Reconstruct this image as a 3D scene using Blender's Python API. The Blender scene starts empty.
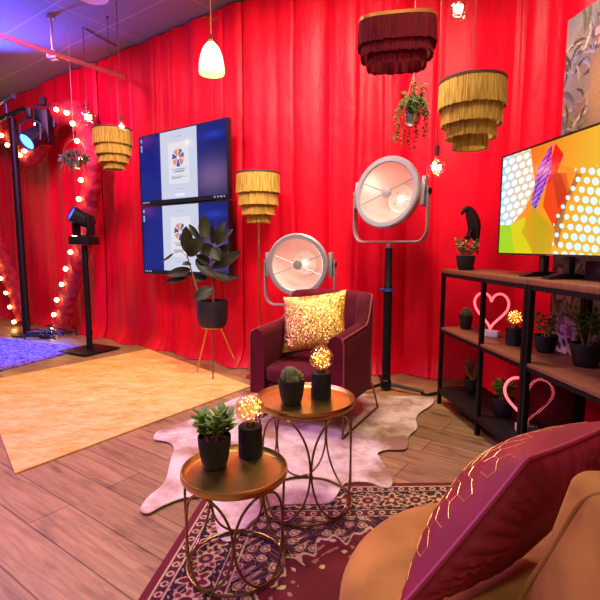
import bpy, bmesh, math, random
import numpy as np
from mathutils import Vector, Matrix, Euler, noise
random.seed(7); rng = np.random.default_rng(5)
PI = math.pi
scn = bpy.context.scene
COL = scn.collection

# ------------------------------------------------------------------ camera
F, HOR, CH = 465.0, 246.0, 1.28
TH = math.atan((300 - HOR) / F)
cam_d = bpy.data.cameras.new('camera'); cam = bpy.data.objects.new('camera', cam_d); COL.objects.link(cam)
cam.location = (0, 0, CH); cam.rotation_euler = (PI/2 - TH, 0, 0)
cam_d.sensor_width = 36; cam_d.lens = F / 600 * 36; cam_d.clip_start = 0.02
scn.camera = cam
def ray(px, py):
    x = (px-300)/F; u = (300-py)/F
    return Vector((x, math.cos(TH)+u*math.sin(TH), -math.sin(TH)+u*math.cos(TH)))
def at(px, py, Y):                       # the point at distance Y in front that the photo shows at (px, py)
    r = ray(px, py); return Vector((0, 0, CH)) + r*(Y/r.y)
def fl(px, py, z=0.0):                   # the point at height z
    r = ray(px, py); return Vector((0, 0, CH)) + r*((z-CH)/r.z)

# ------------------------------------------------------------------ materials
MATS = {}
def lin(c): return tuple(((v/255)/12.92 if v/255 <= .04045 else ((v/255+.055)/1.055)**2.4) for v in c)
def newmat(name):
    m = bpy.data.materials.new(name); m.use_nodes = True; nt = m.node_tree
    return m, nt, nt.nodes['Principled BSDF']
def mat(name, rgb, rough=.5, metal=0., var=.0, scale=20., bump=0., bscale=None, emit=None, es=0., sheen=0., coat=0., stretch=None, spec=None):
    if name in MATS: return MATS[name]
    m, nt, b = newmat(name); c = lin(rgb); N = nt.nodes.new; L = nt.links.new
    b.inputs['Base Color'].default_value = (*c, 1); b.inputs['Roughness'].default_value = rough; b.inputs['Metallic'].default_value = metal
    if spec is not None: b.inputs['Specular IOR Level'].default_value = spec
    if sheen: b.inputs['Sheen Weight'].default_value = sheen; b.inputs['Sheen Roughness'].default_value = .4
    if sheen: b.inputs['Sheen Tint'].default_value = (*[min(1, v*1.6+.1) for v in c], 1)
    if coat: b.inputs['Coat Weight'].default_value = coat
    if emit: b.inputs['Emission Color'].default_value = (*lin(emit), 1); b.inputs['Emission Strength'].default_value = es
    if var or bump:
        tc = N('ShaderNodeTexCoord'); mp = N('ShaderNodeMapping'); L(tc.outputs['Object'], mp.inputs[0])
        if stretch: mp.inputs['Scale'].default_value = stretch
    if var:
        nz = N('ShaderNodeTexNoise'); nz.inputs['Scale'].default_value = scale; nz.inputs['Detail'].default_value = 4
        L(mp.outputs[0], nz.inputs['Vector'])
        rp = N('ShaderNodeValToRGB'); L(nz.outputs['Fac'], rp.inputs[0])
        rp.color_ramp.elements[0].position = .3; rp.color_ramp.elements[1].position = .7
        rp.color_ramp.elements[0].color = (*[v*(1-var) for v in c], 1); rp.color_ramp.elements[1].color = (*[min(1, v*(1+var)) for v in c], 1)
        L(rp.outputs[0], b.inputs['Base Color'])
    if bump:
        n2 = N('ShaderNodeTexNoise'); n2.inputs['Scale'].default_value = bscale or scale; n2.inputs['Detail'].default_value = 5
        L(mp.outputs[0], n2.inputs['Vector'])
        bp = N('ShaderNodeBump'); bp.inputs['Strength'].default_value = bump; bp.inputs['Distance'].default_value = .01
        L(n2.outputs['Fac'], bp.inputs['Height']); L(bp.outputs[0], b.inputs['Normal'])
    MATS[name] = m; return m
def attr_mat(name, rough=.8, emit=0., bump=0., sheen=0.):
    m, nt, b = newmat(name); a = nt.nodes.new('ShaderNodeAttribute'); a.attribute_name = 'Col'
    if emit:
        b.inputs['Base Color'].default_value = (.003, .003, .004, 1)
        nt.links.new(a.outputs['Color'], b.inputs['Emission Color']); b.inputs['Emission Strength'].default_value = emit
    else: nt.links.new(a.outputs['Color'], b.inputs['Base Color'])
    b.inputs['Roughness'].default_value = rough
    if sheen: b.inputs['Sheen Weight'].default_value = sheen
    if bump:
        n2 = nt.nodes.new('ShaderNodeTexNoise'); n2.inputs['Scale'].default_value = 260
        tc = nt.nodes.new('ShaderNodeTexCoord'); nt.links.new(tc.outputs['Object'], n2.inputs['Vector'])
        bp = nt.nodes.new('ShaderNodeBump'); bp.inputs['Strength'].default_value = bump; bp.inputs['Distance'].default_value = .006
        nt.links.new(n2.outputs['Fac'], bp.inputs['Height']); nt.links.new(bp.outputs[0], b.inputs['Normal'])
    return m
def glass_mat(name, rgb, amount=.82):
    m = bpy.data.materials.new(name); m.use_nodes = True; nt = m.node_tree
    nt.nodes.remove(nt.nodes['Principled BSDF']); out = nt.nodes['Material Output']
    t = nt.nodes.new('ShaderNodeBsdfTransparent'); t.inputs[0].default_value = (*lin(rgb), 1)
    g = nt.nodes.new('ShaderNodeBsdfGlossy'); g.inputs['Roughness'].default_value = .03; g.inputs[0].default_value = (1, .97, .92, 1)
    lw = nt.nodes.new('ShaderNodeLayerWeight'); lw.inputs['Blend'].default_value = .25
    mx = nt.nodes.new('ShaderNodeMixShader'); mul = nt.nodes.new('ShaderNodeMath'); mul.operation = 'MULTIPLY_ADD'
    mul.inputs[1].default_value = .55; mul.inputs[2].default_value = .04
    nt.links.new(lw.outputs['Facing'], mul.inputs[0]); nt.links.new(mul.outputs[0], mx.inputs[0])
    nt.links.new(t.outputs[0], mx.inputs[1]); nt.links.new(g.outputs[0], mx.inputs[2]); nt.links.new(mx.outputs[0], out.inputs[0])
    return m

def curtain_material():
    m, nt, b = newmat('red satin'); N = nt.nodes.new; L = nt.links.new
    tc = N('ShaderNodeTexCoord'); mp = N('ShaderNodeMapping'); mp.inputs['Scale'].default_value = (1, 1, .35); L(tc.outputs['Object'], mp.inputs[0])
    nz = N('ShaderNodeTexNoise'); nz.inputs['Scale'].default_value = 2.2; nz.inputs['Detail'].default_value = 3; L(mp.outputs[0], nz.inputs['Vector'])
    rp = N('ShaderNodeValToRGB'); L(nz.outputs['Fac'], rp.inputs[0])
    rp.color_ramp.elements[0].position = .35; rp.color_ramp.elements[1].position = .65
    rp.color_ramp.elements[0].color = (.60, .002, .016, 1); rp.color_ramp.elements[1].color = (.76, .003, .024, 1)
    L(rp.outputs[0], b.inputs['Base Color']); b.inputs['Roughness'].default_value = .42; b.inputs['Specular IOR Level'].default_value = .16
    n2 = N('ShaderNodeTexNoise'); n2.inputs['Scale'].default_value = 7; n2.inputs['Detail'].default_value = 6; n2.inputs['Distortion'].default_value = .8; L(mp.outputs[0], n2.inputs['Vector'])
    bp = N('ShaderNodeBump'); bp.inputs['Strength'].default_value = .28; bp.inputs['Distance'].default_value = .05
    L(n2.outputs['Fac'], bp.inputs['Height']); L(bp.outputs[0], b.inputs['Normal'])
    return m
def floor_material():
    m, nt, b = newmat('oak planks'); N = nt.nodes.new; L = nt.links.new
    tc = N('ShaderNodeTexCoord'); mp = N('ShaderNodeMapping'); mp.inputs['Rotation'].default_value = (0, 0, math.radians(35.5)); L(tc.outputs['Object'], mp.inputs[0])
    mp.inputs['Location'].default_value = (.3, .087, 0)
    br = N('ShaderNodeTexBrick'); br.inputs['Scale'].default_value = 1; br.inputs['Brick Width'].default_value = 1.9; br.inputs['Row Height'].default_value = .2
    br.inputs['Mortar Size'].default_value = .0035; br.inputs['Mortar Smooth'].default_value = .3; br.offset = .37; br.inputs['Bias'].default_value = 0
    br.inputs['Color1'].default_value = (.30, .172, .072, 1); br.inputs['Color2'].default_value = (.43, .25, .108, 1); br.inputs['Mortar'].default_value = (.15, .08, .036, 1)
    L(mp.outputs[0], br.inputs['Vector'])
    m2 = N('ShaderNodeMapping'); m2.inputs['Scale'].default_value = (1.2, 14, 1); L(mp.outputs[0], m2.inputs[0])
    gz = N('ShaderNodeTexNoise'); gz.inputs['Scale'].default_value = 2.2; gz.inputs['Detail'].default_value = 8; gz.inputs['Roughness'].default_value = .65; gz.inputs['Distortion'].default_value = .9; L(m2.outputs[0], gz.inputs['Vector'])
    rp = N('ShaderNodeValToRGB'); rp.color_ramp.elements[0].position = .3; rp.color_ramp.elements[0].color = (.45, .42, .4, 1); rp.color_ramp.elements[1].position = .62; rp.color_ramp.elements[1].color = (1.05, 1.05, 1.05, 1); L(gz.outputs['Fac'], rp.inputs[0])
    kz = N('ShaderNodeTexNoise'); kz.inputs['Scale'].default_value = 3.1; kz.inputs['Detail'].default_value = 4; m3 = N('ShaderNodeMapping'); m3.inputs['Scale'].default_value = (1, 2.6, 1); L(mp.outputs[0], m3.inputs[0]); L(m3.outputs[0], kz.inputs['Vector'])
    r2 = N('ShaderNodeValToRGB'); r2.color_ramp.elements[0].position = .27; r2.color_ramp.elements[0].color = (.35, .3, .28, 1); r2.color_ramp.elements[1].position = .42; r2.color_ramp.elements[1].color = (1, 1, 1, 1); L(kz.outputs['Fac'], r2.inputs[0])
    a = N('ShaderNodeMixRGB'); a.blend_type = 'MULTIPLY'; a.inputs[0].default_value = .85; L(br.outputs['Color'], a.inputs[1]); L(rp.outputs[0], a.inputs[2])
    c = N('ShaderNodeMixRGB'); c.blend_type = 'MULTIPLY'; c.inputs[0].default_value = .8; L(a.outputs[0], c.inputs[1]); L(r2.outputs[0], c.inputs[2])
    L(c.outputs[0], b.inputs['Base Color']); b.inputs['Roughness'].default_value = .42
    bp = N('ShaderNodeBump'); bp.inputs['Strength'].default_value = .25; bp.inputs['Distance'].default_value = .004; L(gz.outputs['Fac'], bp.inputs['Height'])
    b2 = N('ShaderNodeBump'); b2.inputs['Strength'].default_value = .6; b2.inputs['Distance'].default_value = .004; b2.invert = True; L(br.outputs['Fac'], b2.inputs['Height']); L(bp.outputs[0], b2.inputs['Normal']); L(b2.outputs[0], b.inputs['Normal'])
    return m
def ceiling_material():
    m, nt, b = newmat('ceiling tiles'); N = nt.nodes.new; L = nt.links.new
    tc = N('ShaderNodeTexCoord'); mp = N('ShaderNodeMapping'); mp.inputs['Rotation'].default_value = (0, 0, math.radians(36.1)); mp.inputs['Location'].default_value = (.15, .42, 0); L(tc.outputs['Object'], mp.inputs[0])
    br = N('ShaderNodeTexBrick'); br.offset = 0; br.inputs['Scale'].default_value = 1; br.inputs['Brick Width'].default_value = 1.2; br.inputs['Row Height'].default_value = .6; br.inputs['Mortar Size'].default_value = .008
    br.inputs['Color1'].default_value = (.27, .25, .25, 1); br.inputs['Color2'].default_value = (.25, .235, .235, 1); br.inputs['Mortar'].default_value = (.42, .4, .4, 1); L(mp.outputs[0], br.inputs['Vector'])
    L(br.outputs['Color'], b.inputs['Base Color']); b.inputs['Roughness'].default_value = .75
    return m

RED = curtain_material()
BLACK = mat('black metal', (14, 13, 14), .45, 0, var=.2, scale=30, spec=.25)
MATTE = mat('black ceramic', (34, 34, 33), .6, 0, spec=.25, var=.15, scale=25, bump=.05)
BRASS = mat('brushed brass', (206, 176, 98), .3, 1., var=.12, scale=8)
BRASSD = mat('antique brass tube', (150, 124, 74), .3, 1., var=.12, scale=10)
STEEL = mat('grey painted steel', (176, 174, 178), .35, .55, var=.06, scale=12)
SILVER = mat('silver metal', (205, 200, 195), .22, 1., var=.05, scale=10)
SOIL = mat('potting soil', (92, 58, 34), .9, 0, var=.5, scale=160, bump=.8, bscale=180)
LEAF = mat('jade leaf', (88, 128, 34), .5, 0, var=.35, scale=14)
LEAFD = mat('grey green leaf', (92, 104, 62), .55, 0, var=.35, scale=30)
STEM = mat('plant stem', (140, 130, 70), .6, 0, var=.3, scale=30)
CACT = mat('cactus skin', (88, 98, 44), .7, 0, var=.3, scale=40)
SPINE = mat('cactus spines', (205, 185, 130), .6)
CORD = mat('red fabric cord', (110, 10, 18), .7)
WHITE = mat('white plastic', (232, 228, 226), .4, 0, var=.03)

# ------------------------------------------------------------------ mesh builder
class B:
    def __init__(s): s.v = []; s.f = []; s.m = []; s.c = None
    def add(s, vs, fs, m=0):
        o = len(s.v); s.v += [tuple(v) for v in vs]; s.f += [tuple(i+o for i in f) for f in fs]; s.m += [m]*len(fs); return s
    def box(s, c, sz, m=0, R=None, bev=0.):
        x, y, z = [k/2 for k in sz]; C = Vector(c)
        if bev:
            bm = bmesh.new(); bmesh.ops.create_cube(bm, size=1); bmesh.ops.scale(bm, vec=sz, verts=bm.verts)
            bmesh.ops.bevel(bm, geom=bm.edges[:], offset=bev, segments=2, affect='EDGES', profile=.5)
            bm.verts.index_update(); vs = [v.co.copy() for v in bm.verts]; fs = [[v.index for v in f.verts] for f in bm.faces]; bm.free()
        else:
            vs = [Vector(p) for p in ((-x,-y,-z),(x,-y,-z),(x,y,-z),(-x,y,-z),(-x,-y,z),(x,-y,z),(x,y,z),(-x,y,z))]
            fs = [(3,2,1,0),(4,5,6,7),(0,1,5,4),(1,2,6,5),(2,3,7,6),(3,0,4,7)]
        if R is not None: vs = [R @ v for v in vs]
        return s.add([C+v for v in vs], fs, m)
    def tube(s, pts, r, n=8, closed=False, m=0, flat=None):
        P = [Vector(p) for p in pts]; k = len(P)
        T = []
        for i in range(k):
            a = P[(i-1) % k] if (closed or i) else P[0]; b = P[(i+1) % k] if (closed or i < k-1) else P[-1]
            t = b-a; T.append(t.normalized() if t.length > 1e-9 else Vector((0,0,1)))
        u = T[0].orthogonal().normalized()
        if flat is not None: u = (Vector(flat) - T[0]*Vector(flat).dot(T[0])).normalized()
        vs = []; fs = []
        for i in range(k):
            u = (u - T[i]*u.dot(T[i])); u = u.normalized() if u.length > 1e-6 else T[i].orthogonal().normalized()
            w = T[i].cross(u); rr = r[i] if isinstance(r, list) else r
            ra, rb = rr if isinstance(rr, tuple) else (rr, rr)
            for j in range(n):
                a = 2*PI*j/n; vs.append(P[i] + u*(ra*math.cos(a)) + w*(rb*math.sin(a)))
        for i in range(k if closed else k-1):
            for j in range(n):
                a = i*n+j; b = i*n+(j+1) % n; c = ((i+1) % k)*n+(j+1) % n; d = ((i+1) % k)*n+j
                fs.append((a, b, c, d))
        if not closed: fs.append(tuple(range(n-1, -1, -1))); fs.append(tuple((k-1)*n+j for j in range(n)))
        return s.add(vs, fs, m)
    def cyl(s, p, q, r, n=16, m=0): return s.tube([p, q], r, n, m=m)
    def lathe(s, prof, c=(0,0,0), n=32, M=None, m=0, disp=None, a0=0., cap=True):
        C = Vector(c); vs = []; fs = []; k = len(prof)
        for i, (r, z) in enumerate(prof):
            for j in range(n):
                a = a0+2*PI*j/n; rr = r + (disp(a, z, i) if disp else 0)
                v = Vector((rr*math.cos(a), rr*math.sin(a), z)); vs.append(C + (M @ v if M is not None else v))
        for i in range(k-1):
            for j in range(n): fs.append((i*n+j, i*n+(j+1) % n, (i+1)*n+(j+1) % n, (i+1)*n+j))
        cap = cap and tuple(prof[0]) != tuple(prof[-1])
        if cap and prof[0][0] > 1e-5: fs.append(tuple(range(n-1, -1, -1)))
        if cap and prof[-1][0] > 1e-5: fs.append(tuple((k-1)*n+j for j in range(n)))
        return s.add(vs, fs, m)
    def ball(s, c, r, n=12, m=0, M=None, sc=(1,1,1)):
        k = max(4, n//2); prof = [(max(1e-6, math.sin(PI*i/k)), -math.cos(PI*i/k)) for i in range(k+1)]
        C = Vector(c); vs = []; fs = []
        for (pr, pz) in prof:
            for j in range(n):
                a = 2*PI*j/n; v = Vector((pr*math.cos(a)*r*sc[0], pr*math.sin(a)*r*sc[1], pz*r*sc[2])); vs.append(C + (M @ v if M is not None else v))
        for i in range(k):
            for j in range(n): fs.append((i*n+j, i*n+(j+1) % n, (i+1)*n+(j+1) % n, (i+1)*n+j))
        return s.add(vs, fs, m)
    def grid(s, nu, nv, fn, cu=False, cv=False, m=0):
        vs = [fn(i/(nu if cu else nu-1), j/(nv if cv else nv-1)) for i in range(nu) for j in range(nv)]; fs = []
        for i in range(nu if cu else nu-1):
            for j in range(nv if cv else nv-1):
                fs.append((i*nv+j, ((i+1) % nu)*nv+j, ((i+1) % nu)*nv+(j+1) % nv, i*nv+(j+1) % nv))
        return s.add(vs, fs, m)
    def prism(s, pts, z0, z1, m=0):
        k = len(pts); vs = [(p[0], p[1], z0) for p in pts]+[(p[0], p[1], z1) for p in pts]
        fs = [tuple(range(k-1, -1, -1)), tuple(range(k, 2*k))]+[(i, (i+1) % k, k+(i+1) % k, k+i) for i in range(k)]
        return s.add(vs, fs, m)
    def leaf(s, p, q, w, nrm=(0,-1,.3), curl=.15, m=0, nu=8, th=0.0):
        p = Vector(p); q = Vector(q); d = q-p; L = d.length; d = d.normalized(); n = Vector(nrm); n = (n-d*n.dot(d)).normalized(); sd = d.cross(n)
        def fn(a, b):
            t = a; x = (b-.5)*2; ww = w*.5*max(.02, math.sin(PI*min(1, t**.85)))**.75
            return p + d*(L*t) + sd*(ww*x) + n*(L*curl*(math.sin(PI*t)-.0) + abs(x)*ww*.28 - .0)
        return s.grid(nu, 5, fn, m=m)
    def build(s, name, mats, parent=None, smooth=35, world=False):
        me = bpy.data.meshes.new(name)
        vs = s.v
        if world and parent is not None:
            r = parent
            while r.parent: r = r.parent
            Mi = Matrix.LocRotScale(r.location, r.rotation_euler, r.scale).inverted(); vs = [Mi @ Vector(v) for v in vs]
        me.from_pydata(vs, [], s.f)
        for mm in (mats if isinstance(mats, (list, tuple)) else [mats]): me.materials.append(mm)
        me.polygons.foreach_set('material_index', s.m)
        if smooth: 
            me.polygons.foreach_set('use_smooth', [True]*len(s.f)); me.set_sharp_from_angle(angle=math.radians(smooth))
        me.update(); o = bpy.data.objects.new(name, me); COL.objects.link(o)
        if parent is not None: o.parent = parent
        return o
def tag(o, label, cat, group=None, kind=None):
    if label: o['label'] = label
    if cat: o['category'] = cat
    if group: o['group'] = group
    if kind: o['kind'] = kind
    return o
def thing(name, label, cat, loc=(0,0,0), rz=0., group=None):
    o = bpy.data.objects.new(name, None); COL.objects.link(o); o.location = loc; o.rotation_euler = (0, 0, rz); o.empty_display_size = .1
    return tag(o, label, cat, group)
def copy_tree(o, loc, rz, label, group=None):
    r = o.copy(); COL.objects.link(r); r.location = loc; r.rotation_euler = (0, 0, rz); r['label'] = label
    if group: r['group'] = group
    for ch in list(o.children):
        c = ch.copy(); COL.objects.link(c); c.parent = r
        for g in list(ch.children):
            d = g.copy(); COL.objects.link(d); d.parent = c
    return r
def catmull(P, n=8, closed=False):
    P = [Vector(p) for p in P]; k = len(P); out = []
    for i in range(k if closed else k-1):
        g = (lambda j: P[j % k]) if closed else (lambda j: P[min(max(j, 0), k-1)])
        a, b, c, d = g(i-1), g(i), g(i+1), g(i+2)
        for t in range(n):
            t /= n; out.append(.5*((2*b)+(c-a)*t+(2*a-5*b+4*c-d)*t*t+(3*b-a-3*c+d)*t**3))
    if not closed: out.append(P[-1])
    return out
def image_grid(name, mat_, parent, corner, eu, ev, nu, nv, colfn):
    """flat grid of colours: colfn(U, V) -> (..., 3) linear colours, U along eu, V along ev"""
    U, V = np.meshgrid(np.linspace(0, 1, nu), np.linspace(0, 1, nv), indexing='ij')
    C = np.array(corner)[None, None]; P = C + U[..., None]*np.array(eu) + V[..., None]*np.array(ev)
    if parent is not None:
        r = parent
        while r.parent: r = r.parent
        Mi = np.array(Matrix.LocRotScale(r.location, r.rotation_euler, r.scale).inverted()); P = P @ Mi[:3, :3].T + Mi[:3, 3]
    I = np.arange(nu*nv).reshape(nu, nv)
    Fc = np.stack([I[:-1, :-1], I[1:, :-1], I[1:, 1:], I[:-1, 1:]], -1).reshape(-1, 4)
    me = bpy.data.meshes.new(name); me.from_pydata(P.reshape(-1, 3).tolist(), [], Fc.tolist())
    ca = me.color_attributes.new('Col', 'FLOAT_COLOR', 'POINT')
    col = np.ones((nu*nv, 4)); col[:, :3] = np.clip(colfn(U, V), 0, 1).reshape(-1, 3); ca.data.foreach_set('color', col.ravel())
    me.materials.append(mat_); o = bpy.data.objects.new(name, me); COL.objects.link(o)
    if parent is not None: o.parent = parent
    return o
def L3(rgb): return np.array(lin(rgb))

# ------------------------------------------------------------------ room
def struct(b, name, m, smooth=0):
    o = b.build(name, m, None, smooth); o['kind'] = 'structure'; return o
CEIL = 3.7
struct(B().box((-1.5, 4, -.05), (13, 14, .1)), 'floor', floor_material())
struct(B().box((-1.5, 4, CEIL+.05), (13, 14, .1)), 'ceiling', ceiling_material())
WALLM = mat('red painted plaster', (120, 14, 22), .8, var=.05)
WP = [(-7.2, 9.95), (-.55, 5.1), (.3, 4.93), (1.45, 4.82), (2.08, 4.15), (2.35, .0), (2.4, -2.5)]
def wallseg(name, idx):
    b = B()
    for i in idx:
        a = Vector((*WP[i], 0)); c = Vector((*WP[i+1], 0)); d = (c-a).normalized(); n = Vector((-d.y, d.x, 0))*.1
        b.add([a, c, c+n, a+n]+[v+Vector((0, 0, CEIL)) for v in (a, c, c+n, a+n)], [(3,2,1,0),(4,5,6,7),(0,1,5,4),(1,2,6,5),(2,3,7,6),(3,0,4,7)])
    struct(b, name, WALLM)
wallseg('wall_left', [0]); wallseg('wall_back', [1, 2, 3]); wallseg('wall_right', [4, 5])

# ------------------------------------------------------------------ curtains
CP = catmull([(-7.0, 9.56, 0), (-5, 8.1, 0), (-3, 6.64, 0), (-1.5, 5.545, 0), (-.655, 4.93, 0), (0, 4.68, 0), (.6, 4.62, 0), (1.1, 4.56, 0), (1.52, 4.36, 0), (1.79, 3.9, 0), (1.9, 3.4, 0), (1.98, 2.6, 0), (2.08, 1.6, 0), (2.2, .4, 0)], 24)
cs = [0.]
for a, b_ in zip(CP[:-1], CP[1:]): cs.append(cs[-1]+(b_-a).length)
def cpath(s):
    s = min(max(s, 0), cs[-1]-1e-6); i = int(np.searchsorted(cs, s, 'right')-1); i = min(i, len(CP)-2)
    t = (s-cs[i])/(cs[i+1]-cs[i]); p = CP[i].lerp(CP[i+1], t); d = (CP[i+1]-CP[i]).normalized()
    return p, Vector((d.y, -d.x, 0))*1.0
def s_at_x(x):     # arc length where the left run reaches x
    return next(cs[i] for i in range(len(CP)) if CP[i].x >= x)
def fold(s, z):
    low = 1-z/CEIL
    k = .5+.5*noise.noise(Vector((s*.9, 0, 7.7)))
    a = (.016+.022*k)*math.sin(2*PI*s/.52+2.4*math.sin(2*PI*s/2.3)+.2*math.sin(z*1.4+s)) + .012*k*math.sin(2*PI*s/.21+2.6*math.sin(2*PI*s/1.37)+.3*z)
    a *= .6+.5*low
    a += .07*(noise.noise(Vector((s*1.1, z*.35, 3.1))))*(.4+low) + .012*noise.noise(Vector((s*5, z*1.3, 1.)))*low
    for q in (0, 1, 2):
        c0 = (math.floor(s/.41)+q-.0)*.41; c0 += .13*math.sin(c0*37.7); w_ = .022+.012*math.sin(c0*11)
        a -= .034*(.5+.5*math.sin(c0*23.1))*math.exp(-((s-c0+.02*math.sin(z*1.1+c0*5))/w_)**2)*(.7+.4*low)
    if z < .25: a += .14*(1-z/.25)**2*(.7+.3*math.sin(s*9))
    return a
edges = [0, s_at_x(-5.3), s_at_x(-3.9), s_at_x(-2.72), s_at_x(-1.72), s_at_x(-.62), s_at_x(.28), s_at_x(1.02), s_at_x(1.02)+1.1, s_at_x(1.02)+2.1, cs[-1]]
clab = ['red satin curtain panel at the far left end behind the heart arch', 'red satin curtain panel behind the left lobe of the heart arch', 'red satin curtain panel behind the right lobe of the heart arch',
        'red satin curtain panel just left of the two stacked screens, behind the moving-head light', 'red satin curtain panel behind the two stacked screens', 'red satin curtain panel behind the rubber plant and fringed floor lamp',
        'red satin curtain panel behind the armchair and the lower floodlight', 'red satin curtain panel behind the floodlight on the black stand', 'red satin curtain panel in the corner behind the parrot figurine',
        'red satin curtain panel beside and behind the tall painting']
for i in range(len(edges)-1):
    s0, s1 = edges[i], edges[i+1]; n = max(30, int((s1-s0)/.014)); zs = [.006, .012, .03, .06, .1, .15, .2, .26]+[.35+.0985*k for k in range(34)]
    zs = [z for z in zs if z < CEIL-.02]+[CEIL-.02]
    def fn(a, b):
        s = s0+a*(s1-s0); z = zs[int(round(b*(len(zs)-1)))]; p, nn = cpath(s)
        e = min(a, 1-a)*(s1-s0); tuck = -.025*math.exp(-(e/.03)**2) - (.012 if i % 2 else 0)
        q = p + nn*(fold(s, z)+tuck); return Vector((q.x, q.y, z))
    tag(B().grid(n, len(zs), fn).build('curtain', RED, None, 80), clab[i], 'curtain', 'red satin curtains')
# ------------------------------------------------------------------ rugs
def flat_rug(name, pts, z0, z1, m, label, cat, n=1):
    o = B().prism(pts, z0, z1).build(name, m, None, 0); return tag(o, label, cat)
def yellow_mat():
    m, nt, b = newmat('ochre flatweave'); N = nt.nodes.new; L = nt.links.new
    tc = N('ShaderNodeTexCoord'); mp = N('ShaderNodeMapping'); mp.inputs['Rotation'].default_value = (0, 0, .5); mp.inputs['Scale'].default_value = (1, 2.2, 1); L(tc.outputs['Object'], mp.inputs[0])
    a = N('ShaderNodeTexNoise'); a.inputs['Scale'].default_value = 3.5; a.inputs['Detail'].default_value = 9; a.inputs['Roughness'].default_value = .7; L(mp.outputs[0], a.inputs['Vector'])
    r = N('ShaderNodeValToRGB'); r.color_ramp.elements[0].position = .34; r.color_ramp.elements[0].color = (*lin((222, 150, 56)), 1); r.color_ramp.elements[1].position = .66; r.color_ramp.elements[1].color = (*lin((240, 190, 112)), 1); L(a.outputs['Fac'], r.inputs[0])
    w = N('ShaderNodeTexVoronoi'); w.inputs['Scale'].default_value = 16; L(mp.outputs[0], w.inputs['Vector'])
    mx = N('ShaderNodeMixRGB'); mx.blend_type = 'SOFT_LIGHT'; mx.inputs[0].default_value = .35; L(r.outputs[0], mx.inputs[1]); L(w.outputs['Distance'], mx.inputs[2])
    L(mx.outputs[0], b.inputs['Base Color']); b.inputs['Roughness'].default_value = .85
    n2 = N('ShaderNodeTexNoise'); n2.inputs['Scale'].default_value = 70; L(tc.outputs['Object'], n2.inputs['Vector']); bp = N('ShaderNodeBump'); bp.inputs['Strength'].default_value = .4; bp.inputs['Distance'].default_value = .006; L(n2.outputs['Fac'], bp.inputs['Height']); L(bp.outputs[0], b.inputs['Normal'])
    return m
flat_rug('yellow_rug', [(-1.604, 2.486), (-.45, 4.13), (-1.88, 5.66), (-3.0, 4.25)], .002, .012, yellow_mat(), 'large ochre yellow flatwoven rug on the plank floor', 'rug')
K = Vector((-2.67, 5.75)); e1 = Vector((-.34, -.94)); e2 = Vector((-.93, .37))
def blue_mat():
    m, nt, b = newmat('patterned carpet pile'); N = nt.nodes.new; L = nt.links.new
    tc = N('ShaderNodeTexCoord'); a = N('ShaderNodeTexVoronoi'); a.inputs['Scale'].default_value = 9; a.feature = 'DISTANCE_TO_EDGE'; L(tc.outputs['Object'], a.inputs['Vector'])
    nz = N('ShaderNodeTexNoise'); nz.inputs['Scale'].default_value = 14; nz.inputs['Detail'].default_value = 3; nz.inputs['Distortion'].default_value = 2; L(tc.outputs['Object'], nz.inputs['Vector'])
    r = N('ShaderNodeValToRGB'); r.color_ramp.elements[0].position = .46; r.color_ramp.elements[0].color = (*lin((64, 36, 88)), 1); r.color_ramp.elements[1].position = .54; r.color_ramp.elements[1].color = (*lin((140, 108, 160)), 1); L(nz.outputs['Fac'], r.inputs[0])
    L(r.outputs[0], b.inputs['Base Color']); b.inputs['Roughness'].default_value = .9
    return m
flat_rug('patterned_carpet', [tuple(K), tuple(K+e2*3.2), tuple(K+e2*3.2+e1*2.6), tuple(K+e1*2.6)], .002, .014, blue_mat(), 'scroll-patterned violet carpet lit blue under the stage lights', 'carpet')

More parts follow.
